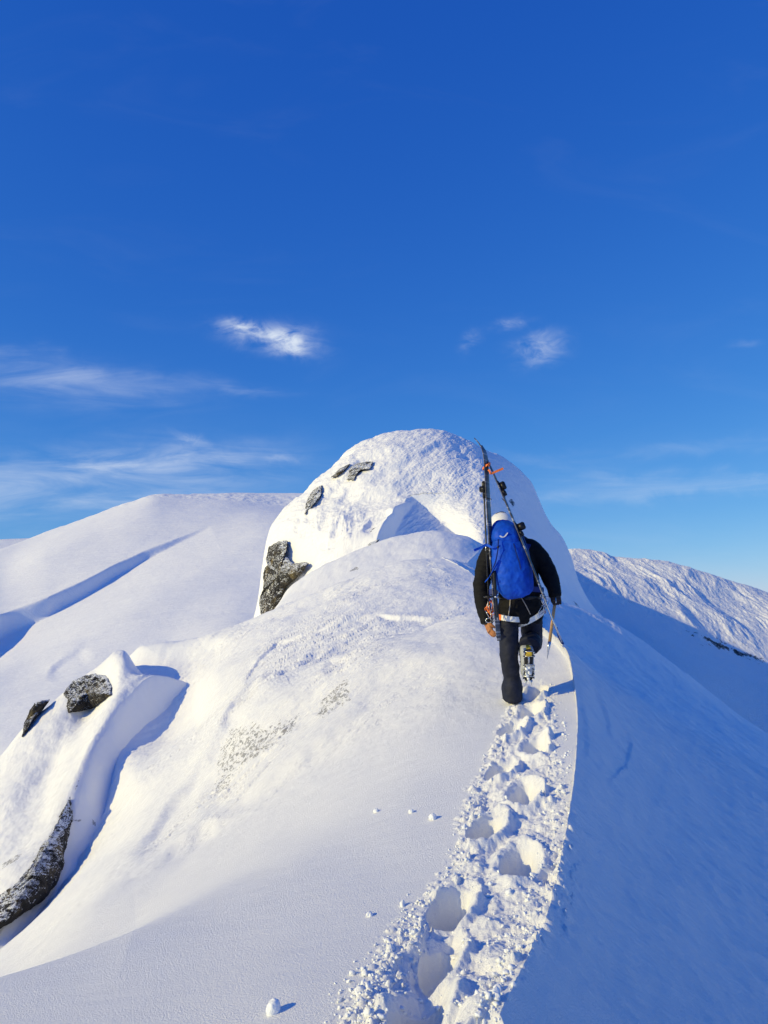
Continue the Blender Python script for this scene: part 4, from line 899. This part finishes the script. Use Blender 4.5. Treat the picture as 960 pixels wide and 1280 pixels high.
# ---- skis ------------------------------------------------------------------
def ski(tail, tip, wax, label, curve, tiplen=.16, bind=(), W=.088, T=.016, bend=0):
    a = P(*tail); b = P(*tip); d = (b-a); L = d.length; d.normalize(); wax = (wax - d*wax.dot(d)).normalized(); nrm = d.cross(wax).normalized()
    o = empty('ski', a, label, 'ski', 'pair of touring skis strapped to the backpack')
    bm = bmesh.new(); pts = []; rad = []; n = 40
    for i in range(n+1):
        t = i/n; s_ = t*L; up = max(0, (s_-(L-tiplen))/tiplen)**2*curve + .012*math.sin(math.pi*t); w = W/2*(1+.18*(2*t-1)**2)
        w *= min(1, math.sqrt(max(.02, 1-((s_-(L-.07))/.07)**2)) if s_ > L-.07 else 1) * (min(1, .6+s_/.05*.4)); pts.append(a+d*s_+nrm*up); rad.append((w, T/2*(1-.45*abs(2*t-1))))
    tube(bm, pts, rad, 12, wax, 5); bd = finish(bm, 'ski_body', M_ski, o)
    for t, ln, hh in bind:
        c = a + d*(t*L) + nrm*(T/2); M = Matrix(((wax.x,d.x,nrm.x,0),(wax.y,d.y,nrm.y,0),(wax.z,d.z,nrm.z,0),(0,0,0,1))); M.translation = c
        bm = bmesh.new(); box(bm, M @ Matrix.Translation((0,0,.008)), .060, ln, .016, .004); box(bm, M @ Matrix.Translation((0,ln*.15,.008+hh*.5)), .044, ln*.45, hh, .008)
        for sx_ in (-1,1): box(bm, M @ Matrix.Translation((sx_*.026,-ln*.25,.022)), .014, ln*.3, .034, .004)
        tube(bm, [M @ Vector((sx_*.05,-ln*.6,-.012)) for sx_ in (-1,-.5,.5,1)], .004, 6); finish(bm, 'binding', M_blackp, o)
    return o, a, d, wax, nrm
ski((623.5,801,7.30), (606.5,556,7.38), Vector((.5,.86,0)), 'left touring ski standing upright on the backpack, grey and black', .035, bind=((.76,.13,.07),(.45,.10,.05)), W=.092)
ski((683,752,7.12), (596.5,546,7.50), Vector((-.34,-1,0)), 'right touring ski leaning across behind the helmet, thin upturned tip at the top', -.03, bind=((.66,.17,.055),(.41,.15,.075)), W=.088)

# orange rubber ski strap holding the tips together
st = empty('ski_strap', P(607,584,7.53), 'orange rubber strap tying the two ski tips together with its loose end sticking out', 'strap')
bm = bmesh.new(); c = P(608,583,7.43); tube(bm, [c+Vector((.034*math.cos(a), (.115)*math.sin(a), .02*math.cos(a))) for a in np.linspace(0, 2*math.pi, 25)], (.003,.013), 8, Vector((1,0,0)), cap=False); finish(bm, 'strap_loop', M_orange, st)
strap_band([P(610.5,587,7.33), P(614,592,7.32), P(621,589,7.32), P(629,585.5,7.32)], .020, .006, 'strap_tail', M_orange, st)
bm = bmesh.new(); box(bm, Matrix.Translation(P(613,591.5,7.32)), .016,.012,.022,.003); finish(bm, 'buckle', M_orange, st)
# trekking poles strapped beside the skis
def pole(a, b, label, grip_px=18, basket=True):
    a = P(*a); b = P(*b); d = (b-a).normalized(); L = (b-a).length; o = empty('ski_pole', a, label, 'ski pole', 'ski poles strapped to the backpack')
    bm = bmesh.new(); tube(bm, [a, a+d*.12, a+d*(L*.5), a+d*L], [.008,.0085,.0075,.006], 12); finish(bm, 'shaft', M_blackp, o)
    bm = bmesh.new(); tube(bm, [a-d*.02, a-d*.01, a+d*.02, a+d*.06, a+d*.13, a+d*.15], [.010,.019,.019,.014,.016,.012], 14); finish(bm, 'grip', M_blackp, o)
    bm = bmesh.new(); tube(bm, [a+d*(L*.52), a+d*(L*.56)], [.012,.012], 12); box(bm, Matrix.Translation(a+d*(L*.54)+Vector((.012,0,0))), .014,.01,.03,.003); finish(bm, 'lock_lever', M_steel, o)
    if basket:
        bm = bmesh.new(); tube(bm, [a+d*(L-.09), a+d*(L-.085), a+d*(L-.075), a+d*(L-.068)], [.012,.045,.045,.012], 18); finish(bm, 'basket', M_blackp, o)
    bm = bmesh.new(); tube(bm, [a+d*(L-.02), a+d*(L+.03)], [.004,.0015], 8); finish(bm, 'tip', M_steel, o)
pole((604.5,604,7.44), (611,757,7.30), 'thin black ski pole lashed along the left side of the left ski')
pole((617.5,716,7.24), (621.5,772,7.22), 'short folded dark pole with a round black knob, in front of the left ski tail', basket=False)
# ice axe held in the right hand
ax = empty('ice_axe', P(694,750,7.46), 'ice axe with tan shaft held head-up in the right hand, spike pointing down', 'ice axe')
def axis_M(o, d, x):
    d = d.normalized(); x = (x-d*x.dot(d)).normalized(); y = d.cross(x); M = Matrix(((x.x,y.x,d.x,0),(x.y,y.y,d.y,0),(x.z,y.z,d.z,0),(0,0,0,1))); M.translation = o; return M
a = P(694.5,747.5,7.455); b = P(686.5,806,7.43); bm = bmesh.new(); d = (b-a).normalized(); tube(bm, [a, a.lerp(b,.5), b], [(.014,.010)]*3, 16, Vector((1,.2,0)), 2.8); finish(bm, 'shaft', M_wood, ax)
bm = bmesh.new(); tube(bm, [b-d*.03, b+d*.02, b+d*.05, b+d*.135], [(.0155,.0115),(.0155,.0115),(.009,.008),(.0015,.0015)], 14, Vector((1,.2,0))); finish(bm, 'spike', M_steel, ax)
bm = bmesh.new(); tube(bm, [a+Vector(q) for q in ((-.02,-.11,-.045),(-.015,-.06,-.008),(0,0,.010),(.01,.05,.008),(.02,.12,-.012))], [(.004,.006),(.006,.010),(.009,.012),(.007,.010),(.012,.004)], 12, Vector((1,0,0))); finish(bm, 'head', M_steel, ax)
# second tool hanging from the pack, pick down
tl = empty('ice_tool', P(668,712,7.30), 'silver ice tool hanging diagonally right of the backpack, dark curved pick at its end', 'ice tool')
a = P(665,712,7.27); b = P(702.5,803,7.24); d = (b-a).normalized(); bm = bmesh.new(); tube(bm, [a, a.lerp(b,.33)+Vector((.006,0,0)), a.lerp(b,.7), b], [(.0085,.012)]*4, 14, Vector((1,0,.4)), 2.6); finish(bm, 'shaft', M_steel, tl)
bm = bmesh.new(); tube(bm, [a-d*.01, a+d*.02, a+d*.12, a+d*.14], [.011,.014,.0125,.012], 14); finish(bm, 'grip', M_blackp, tl)
bm = bmesh.new(); tube(bm, [P(*q) for q in ((696.3,784,7.24),(697.2,791,7.24),(699.2,797,7.24),(702,802,7.24),(704.2,806,7.24))], [(.003,.004),(.009,.004),(.013,.005),(.013,.006),(.010,.006)], 12, Vector((1,0,0))); finish(bm, 'pick', M_bluedk, tl)
bm = bmesh.new(); ball(bm, P(703.6,806.2,7.24), (.014,.010,.011), 2); finish(bm, 'hammer', M_steel, tl)
# carabiners and slings on the harness
def carabiner(c, ang, mat_, label, h=.052, w=.028, yaw=0):
    o = empty('carabiner', c, label, 'carabiner', 'carabiners racked on the harness'); M = Matrix.Translation(c) @ Matrix.Rotation(yaw, 4, 'Z') @ Matrix.Rotation(ang, 4, 'Y')
    out = [(-w*.45,-h),(w*.35,-h*1.0),(w*.8,-h*.7),(w*.95,0),(w*.7,h*.75),(w*.1,h),(-w*.6,h*.85),(-w*.8,h*.5)]
    bm = bmesh.new(); tube(bm, [M @ Vector((x, 0, z)) for x, z in out], .0048, 8, Vector((0,1,0))); finish(bm, 'frame', mat_, o)
    bm = bmesh.new(); tube(bm, [M @ Vector((-w*.8,0,h*.5)), M @ Vector((-w*.62,0,-h*.2)), M @ Vector((-w*.45,0,-h))], .0035, 8, Vector((0,1,0))); finish(bm, 'gate', M_steel, o)
for q in (((613,757,7.40),.3,M_orange,'upper orange carabiner at the left hip',.3),((610.5,765,7.38),-.4,M_orange,'lower orange carabiner above the left glove',-.5),((615.5,768,7.37),.2,M_steel,'silver carabiner beside the orange ones at the left hip',.6),
          ((614,774,7.37),1.3,M_steel,'silver carabiner hanging lowest at the left hip',.1),((683,752,7.40),.3,M_steel,'silver carabiner nearest the ice axe hand',.2),((679,749,7.40),-.2,M_steel,'silver carabiner nearest the seat at the right hip',-.4),
          ((681,760,7.40),.1,M_steel,'lowest silver carabiner at the right hip',.7),((677.5,762,7.40),.7,M_steel,'silver carabiner on the right leg loop',.4)):
    carabiner(P(*q[0]), q[1], q[2], q[3], yaw=q[4])
cd = empty('cord_coil', P(612,750,7.38), 'bundle of orange cord and slings hanging from the left hip', 'cord'); 
for i in range(6):
    c = P(612+ .6*i, 757+1.5*(i%3), 7.385-.004*i); rx, rz = .022+.004*(i%3), .055+.01*(i%2); bm = bmesh.new()
    tube(bm, [c+Vector((rx*math.cos(a)+.004*math.sin(3*a+i), .012*math.sin(a*2+i), rz*math.sin(a))) for a in np.linspace(0, 2*math.pi, 29)], .0038, 8, Vector((0,1,0)), cap=False); finish(bm, 'cord_loop', M_orange if i % 3 else M_white, cd)
bm = bmesh.new(); strap = [P(*q) for q in ((610.5,738,7.37),(611,745,7.36),(612.5,752,7.37))]; tube(bm, strap, (.006,.003), 8, Vector((1,0,0))); finish(bm, 'sling', M_blue, cd)
